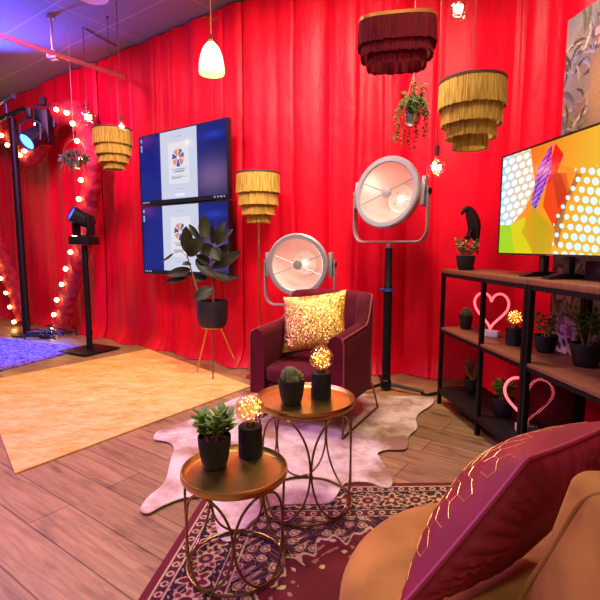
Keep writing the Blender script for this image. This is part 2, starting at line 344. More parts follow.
# persian rug: colours worked out per point of a fine grid
RA = Vector((-.475, 2.36)); ru = Vector((.9985, .02)).normalized(); rv = Vector((-.135, -.99)).normalized(); RW, RH = 1.66, 2.0
def persian(U, V):
    u = U*RW; v = V*RH
    e = np.minimum(np.minimum(u, RW-u), np.minimum(v, RH-v))         # distance to the edge
    horiz = (np.minimum(v, RH-v) < np.minimum(u, RW-u)); t = np.where(horiz, u, v)
    red, dark, beige, rose, wine, pink = [L3(c) for c in ((100, 5, 24), (20, 7, 10), (196, 168, 122), (124, 26, 38), (74, 4, 20), (160, 108, 88))]
    col = np.broadcast_to(red, u.shape+(3,)).copy()
    def put(mask, c): col[mask] = c
    # outer crimson band, guard stripes and main border
    put((e > .035) & (e < .335), dark)
    put(((e > .035) & (e < .041)) | ((e > .083) & (e < .088)) | ((e > .255) & (e < .26)) | ((e > .305) & (e < .311)), beige)
    for lo, hi in ((.041, .083), (.26, .305)):
        g = (e > lo) & (e < hi); q = np.sin(t*2*PI/.055); mid = (lo+hi)/2
        put(g, wine); put(g & (((t % .055)-.0275)**2+(e-mid)**2 < .016**2), beige); put(g & (((t % .055)-.0275)**2+(e-mid)**2 < .0095**2), red)
    g = (e > .088) & (e < .255); c0 = .1715; P = .24
    k = np.floor(t/P); tt = t-(k+.5)*P; ee = e-c0
    wob = .035*np.sin(t*2*PI/P)
    put(g & (np.abs(ee-wob*1.3-.012*np.sin(t*2*PI/.06)) < .007), beige); put(g & (np.abs(ee+wob*1.5) < .005), pink)
    th = np.arctan2(ee, tt); r = np.hypot(tt, ee); pet = .060+.016*np.cos(8*th)
    put(g & (r < pet), beige); put(g & (r < pet-.009), rose); put(g & (r < .042+.009*np.cos(8*th+PI)), beige); put(g & (r < .03), wine); put(g & (r < .012), pink)
    t2 = (t-k*P+P/2) % P - P/2; t2 = t-(np.round(t/P))*P
    th2 = np.arctan2(ee, t2); r2 = np.hypot(t2*1.15, ee*.85); pet2 = .045+.014*np.cos(5*th2+1)
    put(g & (r2 < pet2), red); put(g & (np.abs(r2-pet2) < .006), beige); put(g & (r2 < .016), beige)
    lf = np.sin(t*2*PI/.047+2*np.sin(e*90))*np.sin(e*2*PI/.05+1.3*np.sin(t*40)); put(g & (lf > .62) & (r > pet+.008) & (r2 > pet2+.01), np.array(lin((176, 142, 102))))
    put(g & (lf < -.8) & (r > pet+.008) & (r2 > pet2+.01), rose)
    # field: ivory and dark scrollwork at the corners, crimson in the middle
    f = e >= .311
    cx, cy = RW/2, RH/2; d = np.hypot((u-cx)/(RW/2-.31), (v-cy)/(RH/2-.31)); th3 = np.arctan2((v-cy)/(RH/2), (u-cx)/(RW/2))
    lim = .80+.05*np.cos(16*th3)+.03*np.cos(37*th3)
    out = f & (d > lim); put(out, dark); n1 = np.sin(u*62+2.2*np.sin(v*27))*np.sin(v*58+2.0*np.sin(u*31+1))
    put(out & (n1 > .12), np.array(lin((186, 156, 108)))); put(out & (n1 > .5), rose); put(out & (n1 > .8), beige); put(out & (n1 < -.62), wine); put(out & (np.abs(n1+.3) < .06), pink)
    put(f & (np.abs(d-lim) < .012), beige)
    n2 = np.sin(u*45+2*np.sin(v*33))*np.sin(v*45+2*np.sin(u*29)); ins = f & (d <= lim-.012)
    near = ins & (d > lim-.16); put(near & (n2 > .66), beige); put(near & (n2 < -.82), pink); put(near & (np.abs(n2-.45) < .05), dark)
    # woven mottling
    col *= (1+.10*rng.standard_normal(u.shape)[..., None])
    return col
rug = image_grid('persian_rug', attr_mat('wool pile', .9, 0, .35), None, (RA.x, RA.y, .009), (ru.x*RW, ru.y*RW, 0), (rv.x*RH, rv.y*RH, 0), 420, 500, persian)
# give it thickness: a rim and underside joined to the same mesh
bm = bmesh.new(); bm.from_mesh(rug.data)
be = [e for e in bm.edges if e.is_boundary]; ex = bmesh.ops.extrude_edge_only(bm, edges=be)
for v in [g for g in ex['geom'] if isinstance(g, bmesh.types.BMVert)]: v.co.z = .001
bm.to_mesh(rug.data); bm.free()
if rug.data.polygons[0].normal.z < 0: rug.data.flip_normals()
tag(rug, 'crimson and black oriental rug with a flowered border under the brass tables', 'rug')

# cowhide
hp = [(250,396),(231,402),(212,411),(195,420),(172,428),(158,433),(154,441),(168,444),(174,450),(171,461),(169,470),(166,482),(160,490),(149,499),(142,508),(141,514),(149,516),(164,508),(182,501),(198,499),(211,500),(214,512),(216,528),(220,541),(228,545),(237,541),(246,530),(257,520),(271,510),(295,507),(321,507),(333,503),(342,489),(349,485),(368,485),(383,490),(391,489),(392,481),(386,470),(379,459),(378,455),(386,452),(398,452),(407,450),(409,438),(417,430),(416,421),(420,414),(431,407),(434,400),(420,398),(400,398),(385,397),(370,396),(350,395),(320,394),(290,392)]
hp = [fl(*p) for p in hp]; hp = catmull([(p.x, p.y, 0) for p in hp], 4, closed=True)
def hide_mat():
    m, nt, b = newmat('cow hair'); N = nt.nodes.new; L = nt.links.new
    tc = N('ShaderNodeTexCoord'); a = N('ShaderNodeTexNoise'); a.inputs['Scale'].default_value = 2.6; a.inputs['Detail'].default_value = 7; a.inputs['Roughness'].default_value = .65; L(tc.outputs['Object'], a.inputs['Vector'])
    r = N('ShaderNodeValToRGB'); e = r.color_ramp.elements; e[0].position = .38; e[0].color = (*lin((150, 108, 70)), 1); e[1].position = .56; e[1].color = (*lin((226, 206, 184)), 1); L(a.outputs['Fac'], r.inputs[0])
    L(r.outputs[0], b.inputs['Base Color']); b.inputs['Roughness'].default_value = .7; b.inputs['Sheen Weight'].default_value = .3
    n2 = N('ShaderNodeTexNoise'); n2.inputs['Scale'].default_value = 120; L(tc.outputs['Object'], n2.inputs['Vector']); bp = N('ShaderNodeBump'); bp.inputs['Strength'].default_value = .3; bp.inputs['Distance'].default_value = .006; L(n2.outputs['Fac'], bp.inputs['Height']); L(bp.outputs[0], b.inputs['Normal'])
    return m
tag(B().prism([(p.x, p.y) for p in hp], .0105, .0165).build('cowhide_rug', hide_mat(), None, 0), 'pale cream cowhide lying across the oriental rug and the planks', 'rug')

# ------------------------------------------------------------------ brass side tables
def brass_table(loc, R, H, label, name='side_table', phase=0.):
    t = thing(name, label, 'table', loc, 0, 'brass tray tables')
    b = B().lathe([(1e-6, H-.022), (R-.012, H-.022), (R-.004, H-.018), (R, H-.01), (R, H+.006), (R-.002, H+.012), (R-.006, H+.012), (R-.012, H+.004), (R-.022, H-.006), (R-.03, H-.008), (1e-6, H-.008)], n=72)
    b.build('tray_top', BRASS, t)
    Rl = R-.016; n = 5; half = PI/n
    for k in range(n):
        a0 = -PI/2+half+phase+k*2*PI/n; pts = []
        for i in range(44):
            q = 2*PI*i/44; a = a0+half*.985*math.cos(q); z = .014+(H-.036)*.5*(1+math.sin(q)) ; rr = Rl*(1-.0*math.sin(q))
            pts.append((rr*math.cos(a), rr*math.sin(a), z))
        B().tube(pts, .0052, 8, closed=True).build('oval_leg_loop', BRASSD, t)
    B().tube([(Rl*math.cos(2*PI*i/64), Rl*math.sin(2*PI*i/64), .008) for i in range(64)], .006, 8, closed=True).build('floor_ring', BRASSD, t)
    return t
T1 = Vector((-.256, 1.735, .0165)); T2 = Vector((.026, 2.195, .0165))
brass_table(T1, .208, .395, 'lower brass tray table nearest the camera on the oriental rug', phase=.1)
brass_table(T2, .24, .525, 'taller brass tray table in front of the burgundy armchair', phase=.1)
Z1, Z2 = .0165+.395-.008, .0165+.525-.008

# ------------------------------------------------------------------ potted plants and small lamps
def pot_mesh(t, r=.068, h=.13, m=None):
    b = B().lathe([(1e-6, 0), (r*.66, 0), (r*.72, .004), (r*.86, h*.35), (r*.97, h*.72), (r, h-.006), (r*.99, h), (r*.93, h), (r*.91, h-.012), (r*.9, h-.03), (1e-6, h-.03)], n=36)
    p = b.build('pot', m or MATTE, t); s = B()
    s.grid(10, 24, lambda a, c: Vector((r*.895*a*math.cos(2*PI*c), r*.895*a*math.sin(2*PI*c), h-.020+.008*noise.noise(Vector((a*3*math.cos(2*PI*c), a*3*math.sin(2*PI*c), h*40))))))
    s.build('soil', SOIL, t); return p
def blob(b, p, d, L, w, th, m=0):      # a fleshy leaf
    d = Vector(d).normalized(); n = d.orthogonal().normalized() if abs(d.z) > .95 else Vector((0,0,1)); n = (n-d*n.dot(d)).normalized(); s = d.cross(n)
    M = Matrix((s, d, n)).transposed(); b.ball(Vector(p)+d*L*.5, 1, 8, m, M, (w/2, L/2, th/2))
def jade(t, h0, height, spread, nb=5, leafL=.038, seed=1, m=LEAF, sm=STEM, dens=1., leafw=.62):
    R = random.Random(seed); st = B(); lv = B()
    for k in range(nb):
        a = 2*PI*k/nb+R.uniform(-.4, .4); tip = Vector((math.cos(a)*spread*R.uniform(.4, 1), math.sin(a)*spread*R.uniform(.4, 1), h0+height*R.uniform(.65, 1)))
        p0 = Vector((math.cos(a)*.008, math.sin(a)*.008, h0-.025)); mid = p0.lerp(tip, .5)+Vector((math.cos(a)*.01, math.sin(a)*.01, height*.05))
        pts = catmull([p0, mid, tip], 6); st.tube(pts, [.0052-.0025*i/len(pts) for i in range(len(pts))], 6)
        nl = int(7*dens)
        for i in range(nl):
            f = .42+.58*i/(nl-1); q = pts[min(len(pts)-1, int(f*(len(pts)-1)))]
            for s in (0, PI):
                aa = i*PI/2*1.1+s+a; L = leafL*R.uniform(.75, 1.1); d = Vector((math.cos(aa), math.sin(aa), R.uniform(.15, .7)+(.6 if i == nl-1 else 0)))
                blob(lv, q, d, L, L*leafw, L*.2)
    st.build('stem', sm, t); lv.build('foliage', m, t, 60)
def potted(label, loc, kind, r=.068, h=.13, seed=1, group=None, name='potted_plant', **k):
    t = thing(name, label, 'plant', loc, 0, group); pot_mesh(t, r, h)
    if kind == 'jade': jade(t, h-.01, k.get('height', .12), k.get('spread', .07), k.get('nb', 5), k.get('leafL', .04), seed, k.get('m', LEAF), k.get('sm', STEM), k.get('dens', 1.))
    elif kind == 'cactus':
        b = B(); sp = B(); R = random.Random(seed)
        for (x, y, z, rr, sz) in k['lobes']:
            c = Vector((x, y, h-.03+z)); M = 14
            b.lathe([(max(1e-6, rr*math.sin(PI*i/12)), -rr*sz*math.cos(PI*i/12)) for i in range(13)], c, 56, None, 0, lambda a, zz, i: .0035*math.cos(14*a)*(1 if 0 < i < 12 else 0)*math.sin(PI*i/12))
            for i in range(170):
                u = R.random()*2*PI; w = R.uniform(-.2, 1); u = round(u/(2*PI/14))*2*PI/14; q = math.sqrt(max(0, 1-w*w)); d = Vector((q*math.cos(u), q*math.sin(u), w)); p = c+Vector((d.x*rr, d.y*rr, d.z*rr*sz))
                e = (d+Vector((R.uniform(-.6, .6), R.uniform(-.6, .6), R.uniform(-.6, .6)))).normalized(); sp.tube([p-d*.001, p+e*.008], .0006, 3)
        cb = b.build('cactus_body', CACT, t); sp.build('spines', SPINE, cb, 0)
    return t
GLASS = glass_mat('clear amber glass', (255, 240, 214)); CLEAR = glass_mat('clear bulb glass', (252, 250, 248))
LED = mat('warm fairy light', (255, 200, 120), .4, emit=(255, 190, 96), es=16)
WIREM = mat('copper wire', (210, 160, 90), .3, 1., emit=(255, 180, 90), es=.35)
def herring(a, z, i): 
    q = (z*95 + 2.2*abs(((a*6/PI) % 2)-1)*1.0) % 1.0
    return -.0022*(1 if q < .35 else 0)
def globe_lamp(label, loc, seed=1, r=.058, rb=.049, hb=.125, group='globe lamps on black bases'):
    t = thing('globe_lamp', label, 'lamp', loc, seed*.7, group)
    zs = np.linspace(.004, hb-.004, 46); b = B().lathe([(1e-6, 0), (rb-.003, 0)]+[(rb, z) for z in zs]+[(rb-.003, hb), (1e-6, hb)], n=96, disp=lambda a, z, i: herring(a, z, i) if 2 < i < 47 else 0)
    b.build('base', mat('black embossed ceramic', (24, 24, 24), .55, 0, var=.1, spec=.25), t, 25)
    B().lathe([(1e-6, hb), (.022, hb), (.022, hb+.006), (.018, hb+.018), (1e-6, hb+.018)], n=24).build('socket', BRASSD, t)
    c = Vector((0, 0, hb+.014+r*.96)); pr = []
    for i in range(25):
        q = PI*i/24; rr = max(1e-6, r*math.sin(q)); z = -r*math.cos(q)
        if i == 0: rr = .012
        pr.append((max(rr, .012) if i < 4 else rr, z))
    g = B().lathe(pr, c, 40); gl = g.build('glass_globe', GLASS, t, 80)
    R = random.Random(seed); pts = []; d = Vector((0, 0, -1)); 
    for i in range(110):
        v = Vector((R.gauss(0, 1), R.gauss(0, 1), R.gauss(0, 1))).normalized(); pts.append(c+v*r*.86*R.random()**.33)
    l = B().tube(catmull(pts, 4), .0007, 4)
    for p in pts[::2]: l.ball(p, .0018, 6, 1)
    l.build('fairy_light_string', [WIREM, LED], gl, 0)
    return t
def fz(px, py, z): p = fl(px, py, z); return (p.x, p.y, z+.0003)
potted('small jade plant in a black pot on the nearest brass table', fz(215, 466, Z1), 'jade', .066, .128, 11, name='potted_succulent', height=.105, spread=.075, nb=6, leafL=.054, dens=1.0)
potted('round ribbed cactus in a black pot on the taller brass table', fz(291.5, 403, Z2), 'cactus', .064, .118, 3, name='potted_cactus', lobes=[(-.008, -.004, .042, .038, 1.25), (.026, .012, .03, .026, 1.3), (.008, -.03, .024, .022, 1.2)])
globe_lamp('glowing wire-filled globe lamp beside the jade plant on the nearest brass table', fz(250.5, 455, Z1), 1, .062, .05, .13)
globe_lamp('glowing wire-filled globe lamp beside the cactus on the taller brass table', fz(321, 397, Z2), 2, .06, .05, .128)

# ------------------------------------------------------------------ burgundy armchair
VELVET = mat('burgundy velvet', (88, 11, 25), .8, 0, var=.3, scale=5, sheen=.45, spec=.2)
VELP = mat('rose piping', (150, 62, 66), .6, sheen=.5)
ch = thing('armchair', 'burgundy velvet armchair with brass sled legs and a gold cushion on it', 'armchair', (.135, 3.38, 0), math.radians(-28.7))
def armchair(t):
    W, D = .36, .36      # half sizes of the shell outline
    path = []            # plan of the shell, left arm front round the back to right arm front
    for q in np.linspace(0, 1, 12): path.append((-W, -D+q*(.36+.10)))
    for q in np.linspace(0, 1, 14)[1:]: a = PI-q*PI/2; path.append((-W+.2+.2*math.cos(a), .10+.26*math.sin(a)))
    for q in np.linspace(0, 1, 10)[1:]: path.append((-W+.2+q*(2*W-.4), D+.02*math.sin(PI*q)))
    n0 = len(path); path += [(-x, y) for x, y in reversed(path[:n0-9])]
    P = [Vector((x, y, 0)) for x, y in path]; n = len(P)
    seg = [0.]
    for a, b in zip(P[:-1], P[1:]): seg.append(seg[-1]+(b-a).length)
    Ltot = seg[-1]; TK = .115
    def hgt(s):
        s = min(s, Ltot-s); arm = .70+.03*s/.4
        k = min(1, max(0, (s-.43)/.13)); k = k*k*(3-2*k)
        return arm+(.93-arm)*k
    prof = []
    rows = []
    for i in range(n):
        a = P[max(0, i-1)]; b = P[min(n-1, i+1)]; d = (b-a).normalized(); inw = Vector((d.y, -d.x, 0)); h = hgt(seg[i])
        lean = max(0, P[i].y)*.22
        ring = []
        pts = [(0, .24), (0, .45), (0, h-.05), (.012, h-.018), (.035, h-.002), (TK*.5, h+.004), (TK-.035, h-.002), (TK-.012, h-.02), (TK, h-.055), (TK, .48), (TK, .3), (TK-.01, .24)]
        for (o, z) in pts:
            q = P[i]+inw*o; q = Vector((q.x, q.y+lean*max(0, z-.45), z)); ring.append(q)
        rows.append(ring)
    b = B(); k = len(rows[0])
    for r in rows: b.v += [tuple(v) for v in r]
    for i in range(n-1):
        for j in range(k): f = (i*k+j, i*k+(j+1) % k, (i+1)*k+(j+1) % k, (i+1)*k+j); b.f.append(f); b.m.append(0)
    b.f.append(tuple(range(k-1, -1, -1))); b.f.append(tuple((n-1)*k+j for j in range(k))); b.m += [0, 0]
    sh = b.build('shell', VELVET, t, 50)
    pp = [rows[i][3]+Vector((0, 0, .004)) for i in range(n)]
    fr = [rows[0][j] for j in (0, 1, 2)]; bk = [rows[-1][j] for j in (2, 1, 0)]
    B().tube(fr+pp+bk, .006, 6).build('piping', VELP, sh)
    def slab(x0, x1, y0, y1, z0, z1, r, dome, name):
        def fn(u, v):
            a = 2*PI*u; sq = lambda c: math.copysign(abs(c)**.35, c)
            lv = [(0., 0), (.9, 0), (1, .18), (1.0, .5), (1, .82), (.95, .94), (.85, 1), (.5, 1.0+dome*.7), (.0, 1.0+dome)][int(round(v*8))]
            return Vector(((x0+x1)/2+(x1-x0)/2*lv[0]*sq(math.cos(a)), (y0+y1)/2+(y1-y0)/2*lv[0]*sq(math.sin(a)), z0+(z1-z0)*lv[1]))
        return B().grid(48, 9, fn, cu=True).build(name, VELVET, t, 60)
    slab(-W+.10, W-.10, -D-.0, .25, .235, .335, .03, 0, 'seat_base')
    slab(-W+.105, W-.105, -D-.03, .245, .335, .45, .04, .12, 'seat_cushion')
    for s in (-1, 1):
        x = s*.325
        B().tube([(x, .27, .242), (x+s*.02, .36, .0100+.0165), (x+s*.02, -.33, .0100+.0165), (x, -.26, .242)], .0085, 8).build('sled_leg', BRASSD, t)
armchair(ch)

# cushions
def puffy(c, A, Bv, thick, n=26, pinch=.07, pw=.55):
    c = Vector(c); A = Vector(A); Bv = Vector(Bv); N = A.cross(Bv).normalized()
    def surf(u, v, side):
        uu = u*(1-pinch*(1-v*v)); vv = v*(1-pinch*(1-u*u)); f = max(0, (1-u**2)*(1-v**2))**pw
        wr = .05*noise.noise(Vector((u*2.2, v*2.2, side*5.)))
        return c+A*uu+Bv*vv+N*(side*thick*f*(1+wr))
    return surf, N
def sequin_mat():
    m, nt, b = newmat('gold sequins'); N = nt.nodes.new; L = nt.links.new
    tc = N('ShaderNodeTexCoord'); v = N('ShaderNodeTexVoronoi'); v.inputs['Scale'].default_value = 200; L(tc.outputs['Object'], v.inputs['Vector'])
    b.inputs['Metallic'].default_value = 1; b.inputs['Roughness'].default_value = .3
    r = N('ShaderNodeValToRGB'); r.color_ramp.elements[0].color = (*lin((206, 150, 40)), 1); r.color_ramp.elements[1].color = (*lin((255, 226, 130)), 1); s = N('ShaderNodeSeparateColor'); L(v.outputs['Color'], s.inputs[0]); L(s.outputs[0], r.inputs[0]); L(r.outputs[0], b.inputs['Base Color'])
    g = N('ShaderNodeNewGeometry'); sub = N('ShaderNodeVectorMath'); sub.operation = 'SUBTRACT'; L(v.outputs['Color'], sub.inputs[0]); sub.inputs[1].default_value = (.5, .5, .5)
    sc = N('ShaderNodeVectorMath'); sc.operation = 'SCALE'; sc.inputs['Scale'].default_value = .9; L(sub.outputs[0], sc.inputs[0])
    ad = N('ShaderNodeVectorMath'); ad.operation = 'ADD'; L(sc.outputs[0], ad.inputs[0]); L(g.outputs['Normal'], ad.inputs[1]); no = N('ShaderNodeVectorMath'); no.operation = 'NORMALIZE'; L(ad.outputs[0], no.inputs[0]); L(no.outputs[0], b.inputs['Normal'])
    return m
gc = [at(284.5, 298, 3.45), at(345, 291, 3.31), at(345.5, 347, 3.15), at(283, 352, 3.29)]
cc = sum(gc, Vector())/4; A = ((gc[1]+gc[2])-(gc[0]+gc[3]))/4; Bv = ((gc[0]+gc[1])-(gc[3]+gc[2]))/4
sf, nn = puffy(cc, A*1.04, Bv*1.04, .06)
b = B(); b.grid(26, 26, lambda u, v: sf(2*u-1, 2*v-1, 1)); b.grid(26, 26, lambda u, v: sf(1-2*u, 2*v-1, -1))
tag(b.build('sequin_cushion', sequin_mat(), None, 70), 'square gold sequin cushion leaning back on the burgundy armchair', 'cushion')

# ------------------------------------------------------------------ studio floodlights
LENSW = mat('pearl reflector', (238, 190, 182), .3, .35, var=.03, scale=60, bump=.1, bscale=90)
GLOW = mat('warm lamp glow', (255, 236, 214), .5, emit=(255, 226, 196), es=2.2)
def floodlight(name, label, centre, axis_deg, tilt, R, loc, extra):
    """axis_deg: heading of the beam in plan; lamp built at its own pivot"""
    t = thing(name, label, 'floodlight', loc, 0)
    c = Vector(centre)-Vector(loc); a = math.radians(axis_deg)
    ax = Vector((math.sin(a)*math.cos(tilt), -math.cos(a)*math.cos(tilt), math.sin(tilt))); sx = Vector((math.cos(a), math.sin(a), 0)); up = sx.cross(-ax).normalized(); up = up if up.z > 0 else -up
    M = Matrix((sx, up, ax)).transposed()            # local x across, y up, z along the beam
    T = lambda x, y, z: c + M @ Vector((x, y, z))
    h = B().lathe([(1e-6, -.36), (R*.36, -.355), (R*.42, -.33), (R*.62, -.26), (R*.86, -.13), (R*.97, -.035), (R, 0), (R, .01)], c, 56, M, cap=False); h.build('housing', STEEL, t)
    B().lathe([(R*.83, .012), (R*.86, .024), (R*.97, .026), (R*1.01, .015), (R*1.01, -.02), (R*.97, -.02), (R*.88, -.012), (R*.83, .012)], c, 64, M).build('front_ring', STEEL, t)
    rf = B().lathe([(R*.36, -.27), (R*.5, -.22), (R*.66, -.145), (R*.78, -.065), (R*.86, .01)], c, 56, M, cap=False).build('reflector', LENSW, t)
    # lamp socket plate deep inside
    pl = B().lathe([(1e-6, -.26), (R*.32, -.26), (R*.38, -.248), (R*.42, -.246), (R*.43, -.256)], c, 48, M); pl.build('socket_plate', mat('cream enamel', (246, 226, 210), .4), t)
    k = B(); k.lathe([(R*.09, -.26), (R*.09, -.24), (R*.06, -.225), (1e-6, -.22)], c, 24, M)
    for q in range(4): B().ball(T(R*.24*math.cos(q*PI/2+.6), R*.24*math.sin(q*PI/2+.6), -.255), .007, 8).build('bolt', STEEL, t)
    k.build('lamp_socket', GLOW, t)
    w = B()
    for q in (22, 158, 202, 338): w.cyl(T(R*.1*math.cos(math.radians(q)), R*.1*math.sin(math.radians(q)), .005), T(R*.86*math.cos(math.radians(q)), R*.86*math.sin(math.radians(q)), .012), 0.0045, 6)
    w.build('wire_guard', STEEL, t)
    B().lathe([(1e-6, -.006), (R*.15, -.004), (R*.155, .004), (R*.14, .012), (1e-6, .014)], c, 28, M).build('centre_disc', STEEL, t)
    for s in (-1, 1):
        br = B(); br.box(T(s*(R*1.06), 0, -.06), (.03, R*.78, .09), R=M, bev=.004); br.build('side_bracket', STEEL, t)
        kn = B(); kn.cyl(T(s*(R*1.09), 0, -.06), T(s*R*1.22, 0, -.06), .028, 16); kn.build('knob', BLACK, t)
    # yoke: a flat U bent under the lamp, hanging from the knobs
    yk = []; Wy = R*1.17; dn = -R*1.34
    zz = Vector((0, 0, 1)); Y = lambda x, y: c + M @ Vector((x, 0, -.06)) + zz*y
    yk = [Y(-Wy, .04), Y(-Wy, dn*.35), Y(-Wy, dn*.68)] + [Y(-Wy+.30*R*(1-math.cos(q)), dn*.70+dn*.30*math.sin(q)) for q in np.linspace(.15, PI/2, 7)] + [Y(Wy-.30*R*(1-math.cos(q)), dn*.70+dn*.30*math.sin(q)) for q in np.linspace(PI/2, .15, 7)] + [Y(Wy, dn*.68), Y(Wy, dn*.35), Y(Wy, .04)]
    B().tube(yk, (.012, .032), 10, flat=sx).build('yoke', STEEL, t)
    extra(t, c, Y(0, dn)); 
    lt = bpy.data.lights.new('flood_glow', 'POINT'); lt.energy = .5; lt.color = (1, .86, .74); lt.shadow_soft_size = .05
    lo = bpy.data.objects.new('flood_glow', lt); COL.objects.link(lo); lo.location = T(0, 0, -.10) + Vector(loc)
    return t
def stand_right(t, c, yb):
    x, y = yb.x, yb.y
    B().cyl((x, y, yb.z-.002), (x, y, yb.z-.05), .02, 12).build('spigot', SILVER, t)
    B().lathe([(.028, yb.z-.05), (.032, yb.z-.055), (.032, .95), (.038, .94), (.038, .86), (.034, .85)], (x, y, 0), 24).build('upper_pole', BLACK, t)
    B().lathe([(.038, .86), (.038, .1), (.047, .09), (.047, .02)], (x, y, 0), 24).build('lower_pole', BLACK, t)
    kn = B().lathe([(.045, .885), (.045, .915)], (x, y, 0), 24).lathe([(.013, 0), (.018, .03), (1e-6, .034)], (x-.04, y-.02, .90), 12, Matrix.Rotation(-PI/2, 3, 'Y')); kn.build('clamp_collar', mat('blue collar', (40, 60, 130), .4), t)
    for q in (-150, -30, 90):
        a = math.radians(q); B().tube([(x+.03*math.cos(a), y+.03*math.sin(a), .06), (x+.34*math.cos(a), y+.34*math.sin(a), .036)], (.016, .012), 8).build('base_leg', BLACK, t)
floodlight('floodlight', 'big round grey floodlight with yoke high on a thick black stand', at(386.5, 192.5, 4.0), -41, math.radians(8), .302, (.885, 4.04, 0), stand_right)
def stand_left(t, c, yb):
    x, y = yb.x, yb.y
    B().cyl((x, y, yb.z), (x, y, .06), .02, 12).build('pole', BLACK, t)
    for q in (-140, -20, 100):
        a = math.radians(q); B().tube([(x, y, .10), (x+.22*math.cos(a), y+.22*math.sin(a), .018)], .012, 8).build('base_leg', BLACK, t)
floodlight('floodlight', 'round grey floodlight glowing low behind the burgundy armchair', at(297.5, 265, 4.14), -16, math.radians(-3), .277, (-.02, 4.16, 0), stand_left)

# ------------------------------------------------------------------ fringed lamps
def fringe_mat(name, rgb):
    m, nt, b = newmat(name); N = nt.nodes.new; L = nt.links.new; c = lin(rgb)
    tc = N('ShaderNodeTexCoord'); mp = N('ShaderNodeMapping'); mp.inputs['Scale'].default_value = (1, 1, .06); L(tc.outputs['Object'], mp.inputs[0])
    nz = N('ShaderNodeTexNoise'); nz.inputs['Scale'].default_value = 130; nz.inputs['Detail'].default_value = 3; L(mp.outputs[0], nz.inputs['Vector'])
    r = N('ShaderNodeValToRGB'); r.color_ramp.elements[0].position = .32; r.color_ramp.elements[0].color = (*[v*.45 for v in c], 1); r.color_ramp.elements[1].position = .66; r.color_ramp.elements[1].color = (*[min(1, v*1.25) for v in c], 1); L(nz.outputs['Fac'], r.inputs[0])
    L(r.outputs[0], b.inputs['Base Color']); b.inputs['Roughness'].default_value = .75; b.inputs['Specular IOR Level'].default_value = .2
    bp = N('ShaderNodeBump'); bp.inputs['Strength'].default_value = .7; bp.inputs['Distance'].default_value = .006; L(nz.outputs['Fac'], bp.inputs['Height']); L(bp.outputs[0], b.inputs['Normal'])
    return m
MUST = fringe_mat('mustard fringe', (192, 152, 66)); BURG = fringe_mat('burgundy fringe', (124, 8, 30))
RIM = mat('dark shade rim', (70, 40, 38), .6); RIMG = mat('gold shade rim', (200, 140, 60), .4, .6)
def shade(t, z0, tiers, m, rim, sy=1., ex=2.):
    pk = lambda a: 1/(abs(math.cos(a))**ex+abs(math.sin(a))**ex)**(1/ex)
    """tiers: (radius, drop) pairs; z0 is the top"""
    B().lathe([(tiers[0][0]-.004, -.012), (tiers[0][0]+.003, -.012), (tiers[0][0]+.004, .004), (tiers[0][0]-.004, .004), (tiers[0][0]-.006, -.006), (tiers[0][0]-.004, -.012)], (0, 0, z0), 64, Matrix.Diagonal((1, sy, 1)), disp=lambda a, z, i: (pk(a)-1)*tiers[0][0]).build('rim', rim, t)
    prev = -.008
    fr = B()
    for k in range(3): a = k*2*PI/3+.4; fr.cyl((0, 0, z0-.01), (tiers[0][0]*math.cos(a), tiers[0][0]*sy*math.sin(a), z0-.004), .0025, 6)
    fr.cyl((0, 0, z0-.08), (0, 0, z0+.02), .02, 12); fr.build('lamp_holder', BLACK, t)
    R = random.Random(4)
    for i, (r, dr) in enumerate(tiers):
        n = 168; top = prev+(.03 if i else 0); jit = [R.uniform(-1, 1) for _ in range(n)]; jz = [R.uniform(-.008, .002) for _ in range(n)]
        fr = B(); rows = [top, top-.012, top*.5+dr*.5, dr*.85+top*.15, dr]
        vs = []
        for q, z in enumerate(rows):
            for j in range(n):
                a = 2*PI*j/n; rr = r+(.0022*jit[j]+(.0016 if j % 2 else -.0016))*(q/4+.35)+(.004*q/4)
                rr *= pk(a); vs.append((rr*math.cos(a), rr*sy*math.sin(a), z0+z+(jz[j] if q == 4 else 0)))
        k0 = len(vs)
        for j in range(n): a = 2*PI*j/n; vs.append(((r-.012)*pk(a)*math.cos(a), (r-.012)*pk(a)*sy*math.sin(a), z0+dr+.004))
        for j in range(n): a = 2*PI*j/n; vs.append(((r-.012)*pk(a)*math.cos(a), (r-.012)*pk(a)*sy*math.sin(a), z0+top))
        fs = [(q*n+j, q*n+(j+1) % n, (q+1)*n+(j+1) % n, (q+1)*n+j) for q in range(6) for j in range(n)]
        fr.add(vs, fs); fr.build('fringe_tier', m, t, 50)
        prev = dr
TIERS = [(.200, -.17), (.180, -.275), (.150, -.358), (.104, -.425)]
def pendant(label, p, tiers, m, rim, rz=0, **kw):
    t = thing('pendant_lamp', label, 'pendant lamp', (p[0], p[1], CEIL), rz, None)
    z0 = p[2]-CEIL; shade(t, z0, tiers, m, rim, **kw)
    B().cyl((0, 0, z0), (0, 0, -.02), .003, 6).build('cord', CORD, t); B().lathe([(1e-6, -.012), (.014, -.012), (.014, -.0), (1e-6, 0)], n=16).build('ceiling_hook', CORD, t)
    return t
pendant('mustard fringed four-tier pendant lamp hanging above the parrot figurine', (1.092, 3.08, 2.312), [(q, w*.97) for q, w in TIERS], MUST, RIM)
pendant('burgundy fringed pendant lamp hanging at the top of the curtain', (.512, 2.6, 2.450), [(.198, -.125), (.182, -.178), (.150, -.226)], BURG, RIMG, -.19, sy=.62, ex=3.4)
pendant('small-looking mustard fringed pendant lamp beside the heart arch', (-2.05, 5.26, 2.545), TIERS, MUST, RIM)
fl_ = thing('floor_lamp', 'mustard fringed floor lamp on a thin brass pole behind the armchair', 'floor lamp', (-.392, 4.45, 0)); shade(fl_, 1.955, [(q, w*1.07) for q, w in TIERS], MUST, RIM)
